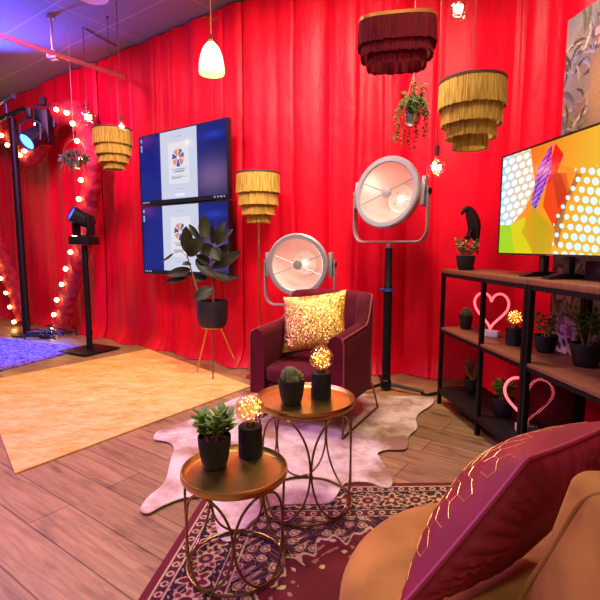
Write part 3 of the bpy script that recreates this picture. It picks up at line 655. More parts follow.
B().cyl((0, 0, .02), (0, 0, 1.89), .0085, 12).build('pole', BRASS, fl_); B().lathe([(1e-6, 0), (.14, 0), (.14, .012), (.12, .02), (1e-6, .022)], n=40).build('base', BRASS, fl_)

# white glass pendant
wp = at(211.5, 60, 4.1); t = thing('pendant_light', 'glowing white bell glass pendant on a brass rod above the two screens', 'pendant light', (wp.x, wp.y, CEIL)); z = 2.715-CEIL
OPAL = mat('opal glass', (255, 240, 214), .3, emit=(255, 196, 116), es=1.05)
B().lathe([(.105, z), (.108, z+.02), (.104, z+.08), (.09, z+.15), (.066, z+.21), (.035, z+.245), (.02, z+.25), (.018, z+.245), (.033, z+.238), (.063, z+.203), (.086, z+.146), (.1, z+.08), (.103, z+.02), (.1, z)], n=40).build('glass_shade', OPAL, t, 80)
B().lathe([(1e-6, z+.24), (.03, z+.245), (.03, z+.27), (.012, z+.3), (.006, z+.32), (.006, -.24), (.014, -.235), (.03, -.2), (.055, -.06), (.06, -.01), (.06, 0)], n=24).build('stem', mat('aged bronze', (110, 70, 40), .35, 1.), t)
arm = B()
for s in (-1, 1): arm.tube([(s*.01, 0, z+.42), (s*.05, 0, z+.45), (s*.07, 0, z+.44)], .006, 8)
arm.build('crossbar', mat('aged bronze', (110, 70, 40)), t)

# bare bulbs on cords
FIL = mat('glowing filament', (255, 220, 170), .4, emit=(255, 206, 150), es=24)
def bare_bulb(label, p, r=.062):
    t = thing('bulb_pendant', label, 'light bulb', (p[0], p[1], CEIL), random.random()*3, 'bare bulbs on red cords'); z = p[2]-CEIL
    g = B().lathe([(max(1e-6, r*math.sin(PI*i/16)), -r*math.cos(PI*i/16)) for i in range(13)]+[(.024, r*.95), (.016, r*1.25), (.014, r*1.35)], (0, 0, z), 28); gl = g.build('glass_bulb', CLEAR, t, 80)
    pts = []
    for i in range(40): q = 2*PI*i/40*3; pts.append((r*.5*math.cos(q)*(.75+.25*math.sin(3*q)), r*.5*math.sin(q)*(.75+.25*math.sin(3*q)), z+r*.15+r*.22*math.sin(q*1.7)))
    B().tube(pts, .0022, 5).build('filament', FIL, gl, 0)
    B().cyl((0, 0, z+r*1.3), (0, 0, z+r*1.3+.07), .019, 14).build('lamp_holder', CORD, t); B().cyl((0, 0, z+r*1.3+.07), (0, 0, 0), .0045, 6).build('cord', CORD, t)
    return t
bare_bulb('bare glowing globe bulb hanging beside the big floodlight', at(436, 169, 3.3), .066)
bare_bulb('bare glowing globe bulb at the top edge above the mustard pendant', at(458.5, 11, 3.1), .062)
bare_bulb('bare glowing globe bulb on a red cord over the right lobe of the heart arch', at(87.5, 118, 5.5), .09)
bare_bulb('bare glowing globe bulb just above the left mustard pendant', at(121.5, 127, 4.95), .045)

# ------------------------------------------------------------------ hanging plants
pp = at(412.5, 116, 3.6)
t = thing('hanging_planter', 'silver hanging planter with trailing green stems below the burgundy pendant', 'hanging planter', (pp.x, pp.y, CEIL)); z = pp.z-CEIL
B().lathe([(1e-6, -.075), (.03, -.073), (.055, -.055), (.064, -.02), (.066, .07), (.062, .07), (.06, -.01), (1e-6, .03)], (0, 0, z), 32).build('pot', SILVER, t)
c = B()
for k in range(3): a = k*2*PI/3+.5; c.cyl((.063*math.cos(a), .063*math.sin(a), z+.068), (0, 0, z+.30), .0016, 5)
c.cyl((0, 0, z+.3), (0, 0, 0), .0016, 5); c.build('hanger_cord', mat('twine', (200, 150, 120), .8), t)
R = random.Random(3); lv = B(); st = B()
for k in range(34):
    a = R.uniform(0, 2*PI); L = R.uniform(.1, .30); side = math.cos(a)
    if side > .25: L = R.uniform(.18, .36)
    if math.sin(a) < -.35: L *= .35
    if R.random() < .25: pts = [(0, 0, z+.06), (.05*math.cos(a), .05*math.sin(a), z+.12), (.09*math.cos(a), .07*math.sin(a), z+.16+R.random()*.06)]
    else: rr = R.uniform(.08, .15); pts = [(.03*math.cos(a), .03*math.sin(a), z+.06), (.07*math.cos(a), .07*math.sin(a), z+.11), (rr*math.cos(a), rr*math.sin(a), z+.09-L*.25), (rr*1.12*math.cos(a), rr*1.12*math.sin(a), z+.1-L)]
    pc = catmull(pts, 7); st.tube(pc, .0018, 4)
    for i, p in enumerate(pc[3:]):
        for _ in range(2): aa = R.uniform(0, 2*PI); d = Vector((math.cos(aa), math.sin(aa), R.uniform(-.9, .3))); lv.leaf(p, p+d.normalized()*R.uniform(.02, .036), .014, (0, -1, .6), .1, nu=4)
st.build('stems', mat('trailing stem', (110, 90, 40), .7), t); lv.build('foliage', mat('trailing foliage', (62, 78, 26), .6, var=.5, spec=.2, scale=20), t, 60)
hpnt = at(74.5, 154, 5.4)
t = thing('hoop_planter', 'brass hoop with a bushy grey-green plant hanging in front of the heart arch', 'hanging planter', (hpnt.x, hpnt.y, CEIL), -.3); z = hpnt.z-CEIL
B().tube([(.155*math.sin(2*PI*i/48), 0, z+.155*math.cos(2*PI*i/48)) for i in range(48)], .005, 8, closed=True).build('hoop', BRASS, t)
B().cyl((0, 0, z+.155), (0, 0, 0), .0022, 5).build('hanger_cord', mat('twine', (200, 150, 120)), t)
B().lathe([(1e-6, -.16), (.05, -.155), (.075, -.12), (.08, -.07), (.07, -.07), (1e-6, -.08)], (0, 0, z), 24).build('bowl', SILVER, t)
lv = B()
for k in range(520):
    v = Vector((R.gauss(0, 1), R.gauss(0, 1), abs(R.gauss(0, .9))-.35)).normalized(); p = Vector((v.x*.17, v.y*.11, z-.06+v.z*.085))*1.0; p = Vector((p.x*R.uniform(.5, 1.05), p.y*R.uniform(.5, 1.05), z-.06+(p.z-z+.06)*R.uniform(.5, 1.1)))
    d = (v+Vector((R.uniform(-.7, .7), R.uniform(-.7, .7), R.uniform(-.7, .6)))).normalized(); lv.leaf(p, p+d*R.uniform(.025, .05), .014, (0, -1, .5), .1, nu=4)
for k in range(26):
    a = R.uniform(0, 2*PI); p0 = Vector((.12*math.cos(a), .09*math.sin(a), z-.08)); lv.tube([p0, p0+Vector((.05*math.cos(a), .04*math.sin(a), -.06)), p0+Vector((.07*math.cos(a), .05*math.sin(a), -.10-R.random()*.06))], .0015, 4)
lv.build('foliage', mat('dusty foliage', (56, 76, 42), .6, var=.5, scale=20), t, 60)

# ------------------------------------------------------------------ screens on the left
SCR = attr_mat('screen pixels', .18, .8)
d_ = Vector((1, -.73, 0)).normalized(); nrm = Vector((-.59, -.807, 0)); nrm = Vector((d_.y, -d_.x, 0))   # towards the room
base = Vector((-1.843, 5.497, 0)); wid = 1.415
BEZ = mat('screen bezel', (18, 17, 22), .3, 0, var=.1)
def seg_img(U, V):
    x = U; y = V      # y from the top
    c = np.zeros(U.shape+(3,)); blue = L3((10, 32, 130)); deep = L3((6, 18, 84))
    w = np.clip(.5+.5*np.sin(3*x+2*y), 0, 1)[..., None]; c[:] = blue*w+deep*(1-w)
    c += (np.exp(-((x-.86)/.12)**2-((y-.16)/.05)**2)*.25)[..., None]*L3((60, 90, 255))
    c += (np.exp(-((x-.85)/.2)**2-((y-.7)/.22)**2)*.28)[..., None]*L3((200, 150, 190))
    c += (np.exp(-((x-.06)/.1)**2-((y-.05)/.1)**2)*.25)[..., None]*L3((170, 40, 120))
    page = (x > .265) & (x < .69) & (y < .955); c[page] = L3((206, 210, 232))
    card = (x > .36) & (x < .6) & (y > .17) & (y < .75); c[card] = L3((226, 226, 236))
    r = np.hypot((x-.475)*1.78, y-.385); an = np.arctan2(y-.385, (x-.475)*1.78)
    ring = (r < .125) & (r > .03); c[ring & (np.sin(3*an+.5) > 0)] = L3((228, 140, 110)); c[ring & (np.sin(3*an+.5) <= 0)] = L3((60, 80, 160)); c[ring & (np.sin(7*an) > .75)] = L3((236, 220, 214))
    for yy, a, b in ((.545, .40, .56), (.575, .41, .55)): c[(np.abs(y-yy) < .009) & (x > a) & (x < b) & (np.sin(x*330) > -.5)] = L3((110, 116, 140))
    for yy, a, b in ((.64, .385, .53), (.655, .385, .57), (.67, .385, .5), (.09, .44, .52), (.82, .42, .55)): c[(np.abs(y-yy) < .005) & (x > a) & (x < b) & (np.sin(x*400) > -.4)] = L3((150, 156, 176))
    c[(np.abs(y-.905) < .018) & (x > .43) & (x < .54)] = L3((240, 240, 246))
    c[(y > .957)] = L3((8, 12, 40))
    for xx in (.015, .04, .065, .09): c[(y > .966) & (y < .99) & (np.abs(x-xx) < .007)] = L3((150, 180, 220))
    c[(y > .968) & (y < .988) & (x > .86) & (x < .97) & (np.sin(x*190) > 0)] = L3((170, 180, 210))
    for yy in (.06, .15, .20): c[(np.abs(y-yy) < .02) & (np.abs(x-.022) < .010)] = L3((150, 190, 225))
    return c
def television(name, label, corner, du, nr, w, h, img, nu, nv, bez=.012, deep=.055, m=None):
    """corner: lower left seen from the room; du: direction to the right; nr: normal to the room"""
    rz = math.atan2(du.y, du.x); t = thing(name, label, 'screen', corner, rz)
    B().box((w/2, deep/2, h/2), (w, deep, h), bev=.006).build('casing', BEZ, t)
    b = B()
    for (cx, cz, sx, sz) in ((w/2, bez/2, w, bez), (w/2, h-bez/2, w, bez), (bez/2, h/2, bez, h-2*bez), (w-bez/2, h/2, bez, h-2*bez)): b.box((cx, -.003, cz), (sx, .008, sz))
    b.build('bezel', BEZ, t)
    c = Vector(corner)+du*bez+nr*.0015+Vector((0, 0, h-bez)); e = du*(w-2*bez)
    image_grid('display', m or SCR, t, tuple(c), tuple(e), (0, 0, -(h-2*bez)), nu, nv, img)
    return t
for z0, lab in ((1.745, 'upper of two stacked wall screens showing a white page on blue'), (.962, 'lower of two stacked wall screens, partly behind the rubber plant')):
    t = television('wall_screen', lab, base+Vector((0, 0, z0)), d_, nrm, wid, .772, seg_img, 260, 145)
    t['group'] = 'two stacked screens'
    mb = B().box((wid/2, .15, .386), (.3, .2, .25)); mb.build('wall_bracket', BLACK, t)

# ------------------------------------------------------------------ rubber plant on a tripod stand
pc_ = Vector((-.85, 4.47, 0)); feet = [fl(197, 373), fl(213, 381), fl(238, 370)]
st_ = thing('plant_stand', 'slim brass tripod stand carrying the rubber plant', 'plant stand', pc_)
for f in feet: B().tube([Vector((f.x, f.y, .008+.012))-pc_, pc_.lerp(Vector((f.x, f.y, 0)), .28)+Vector((0, 0, .505))-pc_], .0075, 8).build('leg', BRASS, st_)
B().tube([(.11*math.cos(2*PI*i/36), .11*math.sin(2*PI*i/36), .498) for i in range(36)], .0075, 8, closed=True).build('ring', BRASS, st_)
rp_ = thing('rubber_plant', 'dark-leaved rubber plant in a black pot on the brass tripod stand', 'plant', (pc_.x, pc_.y, .506))
B().lathe([(1e-6, 0), (.118, 0), (.13, .01), (.15, .09), (.152, .24), (.15, .25), (.142, .25), (.138, .21), (1e-6, .21)], n=44).build('pot', mat('black planter', (30, 29, 38), .4, .1, var=.1), rp_)
B().lathe([(.137, .212), (.07, .222), (1e-6, .225)], n=24).build('soil', SOIL, rp_)
Q = lambda x, y, dy=0.: at(160+x/5.455, 200+y/5.455, 4.47+dy)
sb = B(); sb.tube(catmull([Q(290, 600), Q(288, 480), Q(284, 360), Q(284, 235)], 6), [.011]*10+[.008]*9, 8); sb.tube(catmull([Q(225, 600), Q(200, 480), Q(170, 380), Q(148, 305)], 6), [.009]*10+[.006]*9, 8)
sb.tube(catmull([Q(150, 312), Q(115, 283), Q(75, 290)], 5), .003, 6)
sb.build('stem', mat('rubber plant stem', (120, 92, 60), .6, var=.3, scale=30), rp_, world=True)
leaves = [(245, 215, 238, 78, 60, .05), (152, 292, 143, 143, 70, -.06), (215, 212, 158, 132, 34, .08), (284, 242, 285, 124, 32, -.1), (292, 238, 358, 118, 40, .06), (305, 245, 398, 158, 42, .02), (148, 303, 246, 203, 76, -.1), (285, 372, 445, 278, 66, -.05), (195, 322, 292, 420, 58, -.04), (168, 378, 32, 408, 50, .0), (155, 428, 22, 452, 32, .05), (75, 290, 3, 340, 16, .03), (288, 482, 183, 545, 66, -.1), (288, 398, 390, 440, 52, -.06), (282, 300, 232, 235, 66, -.03), (275, 345, 195, 300, 56, .03), (330, 412, 445, 420, 24, .04), (286, 262, 330, 330, 62, -.08), (180, 430, 262, 425, 34, .03), (284, 330, 380, 240, 60, .05), (170, 350, 120, 352, 30, -.02)]
lb = B(); R = random.Random(8)
for (x0, y0, x1, y1, w, dy) in leaves:
    p = Q(x0, y0, dy*.4); q = Q(x1, y1, dy-.06*R.random()); lb.leaf(p, q, w/5.455*4.45/465*1.1, (R.uniform(-.35, .35), -1, R.uniform(.2, .8)), .06*R.choice((-1, 1)), nu=12)
lb.build('foliage', mat('rubber leaf', (34, 34, 18), .45, 0, var=.6, scale=7, spec=.2), rp_, 60, world=True)

# ------------------------------------------------------------------ heart-shaped light arch
AX0, AS = -3.95, .8077
arch = thing('heart_arch', 'walk-through heart arch of ruffled red fabric set with glowing bulbs', 'light-up arch', (AX0, 4.13-.73*AX0, 0), -math.atan(.73))
half = [(.0, 2.58), (.14, 2.62), (.38, 2.77), (.55, 2.93), (.81, 3.03), (1.10, 3.03), (1.35, 2.95), (1.48, 2.80), (1.56, 2.58), (1.62, 2.35), (1.60, 2.1), (1.53, 1.87), (1.46, 1.64), (1.38, 1.42), (1.25, 1.2), (1.1, .975), (.97, .76), (.81, .536), (.70, .32), (.59, .09)]
hp_ = [(-u, 0, z) for u, z in reversed(half[1:])]+[(u, 0, z) for u, z in half]
hc = catmull(hp_, 6); RUF = mat('ruffled red fabric', (160, 5, 24), .7, 0, var=.45, scale=14, bump=.8, bscale=26, sheen=.4)
def ruff():
    b = B(); n = 22; P = hc; k = len(P)
    for i in range(k):
        t = (P[min(k-1, i+1)]-P[max(0, i-1)]).normalized(); s = Vector((t.z, 0, -t.x))
        for j in range(n):
            a = 2*PI*j/n; w = 1+.22*noise.noise(Vector((i*.45, math.cos(a)*1.7, math.sin(a)*1.7)))+.10*math.sin(i*1.9)+.06*math.sin(3*a+i)
            b.v.append(tuple(P[i]+s*(.15*w*math.cos(a))+Vector((0, 1, 0))*(.10*w*math.sin(a))))
    for i in range(k-1):
        for j in range(n): b.f.append((i*n+j, i*n+(j+1) % n, (i+1)*n+(j+1) % n, (i+1)*n+j)); b.m.append(0)
    b.f += [tuple(range(n)), tuple((k-1)*n+j for j in range(n))]; b.m += [0, 0]
    for v in b.v: pass
    return b
rb = ruff(); rb.v = [(x, y, max(z, .003)) for x, y, z in rb.v]; rb.build('padded_frame', RUF, arch, 70)
BULB = mat('marquee bulb', (255, 224, 150), .4, emit=(255, 208, 120), es=22)
for (u, _, z) in hp_:
    b = B().ball((u, -.145, z), .029, 12); b.build('bulb', BULB, arch, 80)

# ------------------------------------------------------------------ stage lighting
pl_ = fl(27, 335)
ps = thing('lighting_stand', 'tall black lighting pole with crossbars in front of the heart arch', 'lighting stand', (pl_.x, pl_.y, 0), -math.atan(.73))
B().lathe([(1e-6, .015), (.2, .015), (.2, .022), (.05, .03), (.045, .06), (1e-6, .06)], n=32).build('base_plate', BLACK, ps)
B().cyl((0, 0, .03), (0, 0, 3.02), .048, 20).build('pole', BLACK, ps)
TR = mat('truss aluminium', (120, 120, 140), .3, .9, var=.1)
cb = B(); cb.cyl((-1.6, 0, 3.03), (.35, 0, 3.09), .032, 14); cb.build('crossbar', BLACK, ps)
cb = B(); cb.cyl((-1.6, .1, 3.33), (.2, -.05, 3.27), .035, 14); cb.cyl((-.13, 0, 3.05), (-.17, 0, 3.3), .03, 12); cb.build('upper_truss', TR, ps)
lp = at(29.5, 140, 6.15)
pr = thing('par_light', 'black par can hanging from the crossbar with a blue glowing lens', 'stage light', lp, 0)
dirv = Vector((-.35, -.75, -.62)).normalized(); Mx = dirv.to_track_quat('Z', 'Y').to_matrix()
BLUE = mat('blue lens', (70, 120, 255), .3, emit=(60, 110, 255), es=6); BODY = mat('black fixture', (20, 20, 26), .45, .3)
B().lathe([(1e-6, -.24), (.06, -.24), (.1, -.2), (.115, -.1), (.115, .06), (.105, .06), (.105, .03), (1e-6, .03)], (0, 0, 0), 28, Mx).build('can', BODY, pr)
B().lathe([(1e-6, .034), (.104, .034)], (0, 0, 0), 28, Mx).build('lens', BLUE, pr)
B().tube([(-.13, 0, 0), (-.135, .02, .2), (0, .03, .28), (.135, .02, .2), (.13, 0, 0)], (.006, .02), 8, flat=(0, 1, 0)).build('yoke', BODY, pr)
B().box((0, .03, .34), (.07, .07, .12), bev=.01).build('clamp', BODY, pr)
fx = thing('stage_fixture', 'black box fixture hanging beside the blue par can', 'stage light', at(45, 127, 6.42))
B().box((0, 0, 0), (.17, .17, .44), bev=.02).build('body', BODY, fx); B().tube([(-.11, 0, 0), (-.12, 0, .28), (.12, 0, .28), (.11, 0, 0)], (.005, .02), 8, flat=(0, 1, 0)).build('yoke', BODY, fx); B().box((0, 0, .33), (.06, .06, .1)).build('clamp', BODY, fx)
# moving head on its own stand
mb = fl(90, 351); ms = thing('light_stand', 'black pole stand on a flat plate carrying the moving-head light', 'lighting stand', (mb.x, mb.y, 0), -.5)
B().box((0, 0, .02), (.5, .5, .012), bev=.004).build('base_plate', BLACK, ms); B().cyl((0, 0, .026), (0, 0, 1.29), .035, 18).build('pole', BLACK, ms)
B().lathe([(.042, .2), (.042, .26)], n=18).build('collar', BLACK, ms)
mh = thing('moving_head_light', 'black moving-head stage light with a blue lens on the pole stand', 'stage light', (mb.x, mb.y, 1.29), -.25)
B().box((0, 0, .055), (.27, .22, .10), bev=.012).build('base', BODY, mh)
B().lathe([(.06, .105), (.06, .12)], n=20).build('swivel', BODY, mh)
for s in (-1, 1): B().box((s*.10, 0, .23), (.04, .12, .24), bev=.012).build('yoke_arm', BODY, mh)
dv = Vector((-.50, -.72, .42)).normalized(); Mh = dv.to_track_quat('Z', 'Y').to_matrix(); hc_ = Vector((0, -.01, .31))
B().lathe([(1e-6, -.14), (.05, -.14), (.085, -.1), (.09, .05), (.095, .14), (.085, .14), (.085, .12), (1e-6, .12)], hc_, 28, Mh).build('head', BODY, mh)
B().lathe([(1e-6, .126), (.084, .126)], hc_, 28, Mh).build('lens', mat('dim blue lens', (40, 70, 200), .25, emit=(60, 90, 255), es=2.0), mh)
# cables by the arch
R = random.Random(12); cbm = B()
for k in range(9):
    p = Vector((-3.6+R.uniform(-.3, .3), 6.5+R.uniform(-.15, .1), .02)); pts = [p]
    for i in range(7): p = p+Vector((R.uniform(-.22, .22), R.uniform(-.12, .12), 0)); p.z = .02+R.random()*.12; pts.append(p.copy())
    cbm.tube(catmull(pts, 5), .011, 6)
tag(cbm.build('cable_tangle', mat('black rubber cable', (18, 18, 26), .5), None), 'tangle of black cables on the floor under the heart arch', 'cables', kind='stuff')
# ceiling pipe with hanger
a = fl(0, 35, 3.3); c = fl(124, 77.5, 3.3); d = (c-a).normalized(); a = a-d*1.2
t = thing('ceiling_pipe', 'copper-pink ceiling pipe running to the curtain at upper left', 'pipe', a)
B().cyl((0, 0, 0), c-a, .025, 18).build('pipe', mat('painted conduit', (200, 130, 120), .3, .5), t)
hx = fl(53, 55, 3.3)-a; B().cyl(hx+Vector((0, 0, .03)), (hx.x, hx.y, CEIL-a.z), .012, 10).build('hanger_rod', STEEL, t)
B().box(hx, (.1, .1, .09), bev=.012).build('clamp', STEEL, t); B().box((hx.x, hx.y, CEIL-a.z-.02), (.07, .05, .04)).build('hanger_plate', STEEL, t)
t = thing('ceiling_downlight', 'round white downlight recessed in the ceiling at the top edge', 'ceiling light', (*fl(92, -4, CEIL).to_2d(), CEIL))
B().lathe([(.11, -.004), (.15, -.01), (.155, 0), (.11, 0)], n=40).build('trim_ring', WHITE, t); B().lathe([(1e-6, -.003), (.11, -.003)], n=40).build('diffuser', mat('lamp diffuser', (255, 240, 225), .5, emit=(255, 225, 200), es=3), t)
q1 = fl(85, 28, CEIL); q2 = fl(117, 46, CEIL); q3 = fl(119, 25, CEIL)
tag(B().tube([q1+Vector((0, 0, -.008)), q1.lerp(q2, .5)+Vector((0, 0, -.012)), q2+Vector((0, 0, -.008))], .006, 6).build('ceiling_cable', CORD, None), 'red cable clipped along the ceiling above the pipe end', 'cable')

# ------------------------------------------------------------------ shelving
SD = Vector((.107, -1, 0)).normalized(); SB = Vector((1, .107, 0)).normalized(); SO = Vector((1.124, 3.694, 0)); ST = 1.1
SM, SL = .635, .135
def W(s, b, z): return SO+SD*s+SB*b+Vector((0, 0, z))
WOODS = mat('walnut board', (128, 78, 52), .5, 0, var=.28, scale=7, stretch=(9, 1, 1), bump=.08)
FRM = mat('black shelf frame', (13, 11, 12), .5, 0, var=.15, spec=.2)
srz = math.atan2(SD.y, SD.x)          # local x runs along the shelf towards the camera, local y to the back (+SB)
def shelf_unit(label, s0, s1, mids, name='shelving_unit'):
    o = W(s0, 0, 0); t = thing(name, label, 'shelving unit', o, srz, 'black shelving units'); Ln = s1-s0; D = .37; w = .027
    # local y axis is (−sin, cos) of srz = towards +SB ?
    for x in [w/2]+[m-s0 for m in mids]+[Ln-w/2]:
        for y in (w/2, D-w/2): B().box((x, y, (ST-.03)/2), (w, w, ST-.03)).build('post', FRM, t)
    for z in (ST-.045, SM-.03, SL-.03):
        r = B(); 
        for y in (w/2, D-w/2): r.box((Ln/2, y, z), (Ln-2*w, w*.8, w))
        for x in (w/2, Ln-w/2): r.box((x, D/2, z), (w*.8, D-2*w, w))
        r.build('rail', FRM, t)
    B().box((Ln/2, D/2, ST-.0155), (Ln, D, .031), bev=.002).build('top_board', WOODS, t)
    B().box((Ln/2, D/2, SM-.008), (Ln-.002, D-.004, .016)).build('middle_board', WOODS, t)
    B().box((Ln/2, D/2, SL-.008), (Ln-.002, D-.004, .016)).build('bottom_board', mat('dark board', (30, 19, 18), .55, 0, var=.2, scale=8, spec=.25), t)
    for x in (w*.5, Ln-w*.5):            # wire mesh ends of the lower bay
        g = B(); st = .0165; z0, z1 = SL+.0, SM-.045; y0, y1 = w, D-w
        H_, W_ = z1-z0, y1-y0; k = -H_
        while k < W_:
            a0 = max(0, k); a1 = min(W_, k+H_)
            if a1 > a0+.002:
                g.tube([(x, y0+a0, z0+a0-k), (x, y0+a1, z0+a1-k)], .0018, 4); g.tube([(x+.001, y0+W_-a0, z0+a0-k), (x+.001, y0+W_-a1, z0+a1-k)], .0018, 4)
            k += st
        g.build('mesh_panel', FRM, t, 0)
    return t
shelf_unit('farther black-framed shelving unit with wooden boards, parrot figurine on top', 0, 1.155, [.655])
shelf_unit('nearer black-framed shelving unit with wooden boards, under the television', 1.163, 2.35, [1.163+.62])
potted('pale-tipped succulent in a dark pot in front of the parrot figurine', tuple(W(.20, .10, ST+.0004)), 'jade', .069, .108, 21, name='potted_succulent', height=.115, spread=.085, nb=8, leafL=.042, dens=.9, m=mat('pale succulent leaf', (150, 130, 80), .5, var=.4, scale=20), sm=mat('pale stem', (200, 165, 120), .6))
# parrot figurine
pb = W(.09, .175, ST); t = thing('parrot_figurine', 'black parrot figurine perched on a rod on the shelving unit', 'figurine', pb+Vector((0, 0, .0004)), math.radians(8))
DARKB = mat('dark carved parrot', (38, 14, 20), .6, 0, var=.3, scale=30, bump=.2)
B().lathe([(1e-6, 0), (.05, 0), (.05, .012), (1e-6, .014)], n=28).build('base', DARKB, t); B().cyl((-.01, 0, .012), (-.01, 0, .24), .006, 10).build('rod', DARKB, t)
B().ball((-.012, 0, .247), .03, 14, sc=(1.05, .8, .55)).build('perch', DARKB, t)
bp = [(-.052, 0, .348), (-.050, 0, .368), (-.030, 0, .384), (-.006, 0, .374), (.012, 0, .335), (.028, 0, .285), (.036, 0, .235), (.042, 0, .19), (.050, 0, .14), (.058, 0, .09), (.072, 0, .035)]
rd = [(.004, .005), (.014, .014), (.026, .023), (.031, .028), (.042, .038), (.046, .042), (.043, .038), (.032, .026), (.017, .014), (.012, .008), (.004, .003)]
pcv = catmull(bp, 4); rr = []
for i in range(len(rd)-1):
    for k in range(4): f = k/4; rr.append((rd[i][0]*(1-f)+rd[i+1][0]*f, rd[i][1]*(1-f)+rd[i+1][1]*f))
rr.append(rd[-1]); bd = B().tube(pcv, rr, 14, flat=(1, 0, 0))
bd.tube([(-.046, 0, .372), (-.062, 0, .362), (-.064, 0, .346), (-.056, 0, .338)], [.012, .011, .007, .002], 10)
for s in (-1, 1): bd.tube([(.0, s*.034, .345), (.03, s*.045, .28), (.045, s*.035, .2), (.055, s*.012, .12)], [.012, .02, .016, .004], 8)
for s in (-1, 1): bd.tube([(.012, s*.016, .24), (-.006, s*.016, .205), (-.012, s*.018, .185)], .007, 6)
bd.v = [(x*1.1, y*1.1, z+.075) for x, y, z in bd.v]; bd.build('parrot_body', DARKB, t, 60)

# neon hearts
PINKN = mat('pink neon tube', (255, 150, 150), .4, emit=(255, 96, 104), es=1.5)
def heart_curve(w, h, z0):
    pts = []
    for i in range(60):
        q = 2*PI*(i+.5)/60; x = 16*math.sin(q)**3; y = 13*math.cos(q)-5*math.cos(2*q)-2*math.cos(3*q)-math.cos(4*q)
        pts.append((x/16*w/2, 0, z0+(y+17)/29*h))
    return pts[30:]+pts[:30]
def neon(label, loc, rz, w, h, on):
    t = thing('neon_heart', label, 'neon light', loc, rz, 'neon hearts')
    B().box((0, 0, .022), (.125, .06, .044), bev=.004).build('base', WHITE, t); B().tube(heart_curve(w, h, .05), .0085, 10, closed=True).build('heart_tube', PINKN, t)
    return t
p = W(.42, .2, SM+.0004); neon('pink neon heart on a white base on the middle board', tuple(p), math.radians(-42), .24, .26, True)
p = fl(523, 432, SL); neon('pink neon heart on a white base on the bottom board', (p.x+.02, p.y, SL+.0004), math.radians(-18), .27, .29, True)
# plants and lamp on the boards
def onb(px, py, z, dy=0): p = fl(px, py, z); return (p.x, p.y, z+.0004)
potted('small round cactus in a dark pot on the far end of the middle board', onb(465.5, 329, SM), 'cactus', .052, .11, 5, name='potted_cactus', lobes=[(0, 0, .045, .036, 1.2), (.018, .01, .03, .024, 1.1)])
globe_lamp('amber globe lamp on a black base on the middle board of the shelving', onb(513.5, 345, SM), 4, .055, .05, .115)
potted('branching jade plant in a black pot, farther of two on the near middle board', onb(545, 352, SM), 'jade', .068, .105, 31, name='potted_succulent', height=.13, spread=.07, nb=4, leafL=.04, dens=.8)
potted('leafy jade plant in a black pot, largest on the near middle board', onb(585, 366, SM), 'jade', .078, .125, 37, name='potted_succulent', height=.19, spread=.10, nb=6, leafL=.046, dens=1.0)
potted('jade plant in a black pot cut off by the right edge of the photo', onb(615, 382, SM), 'jade', .066, .11, 41, name='potted_succulent', height=.12, spread=.06, nb=5, leafL=.04)
potted('bushy little plant in a dark pot at the far end of the bottom board', onb(472, 393, SL), 'jade', .062, .12, 43, name='potted_succulent', height=.15, spread=.07, nb=7, leafL=.03, dens=1.2, m=LEAFD)
potted('green leafy plant in a dark pot beside the lower neon heart', onb(502.5, 416, SL), 'jade', .07, .13, 47, name='potted_succulent', height=.12, spread=.075, nb=6, leafL=.048)

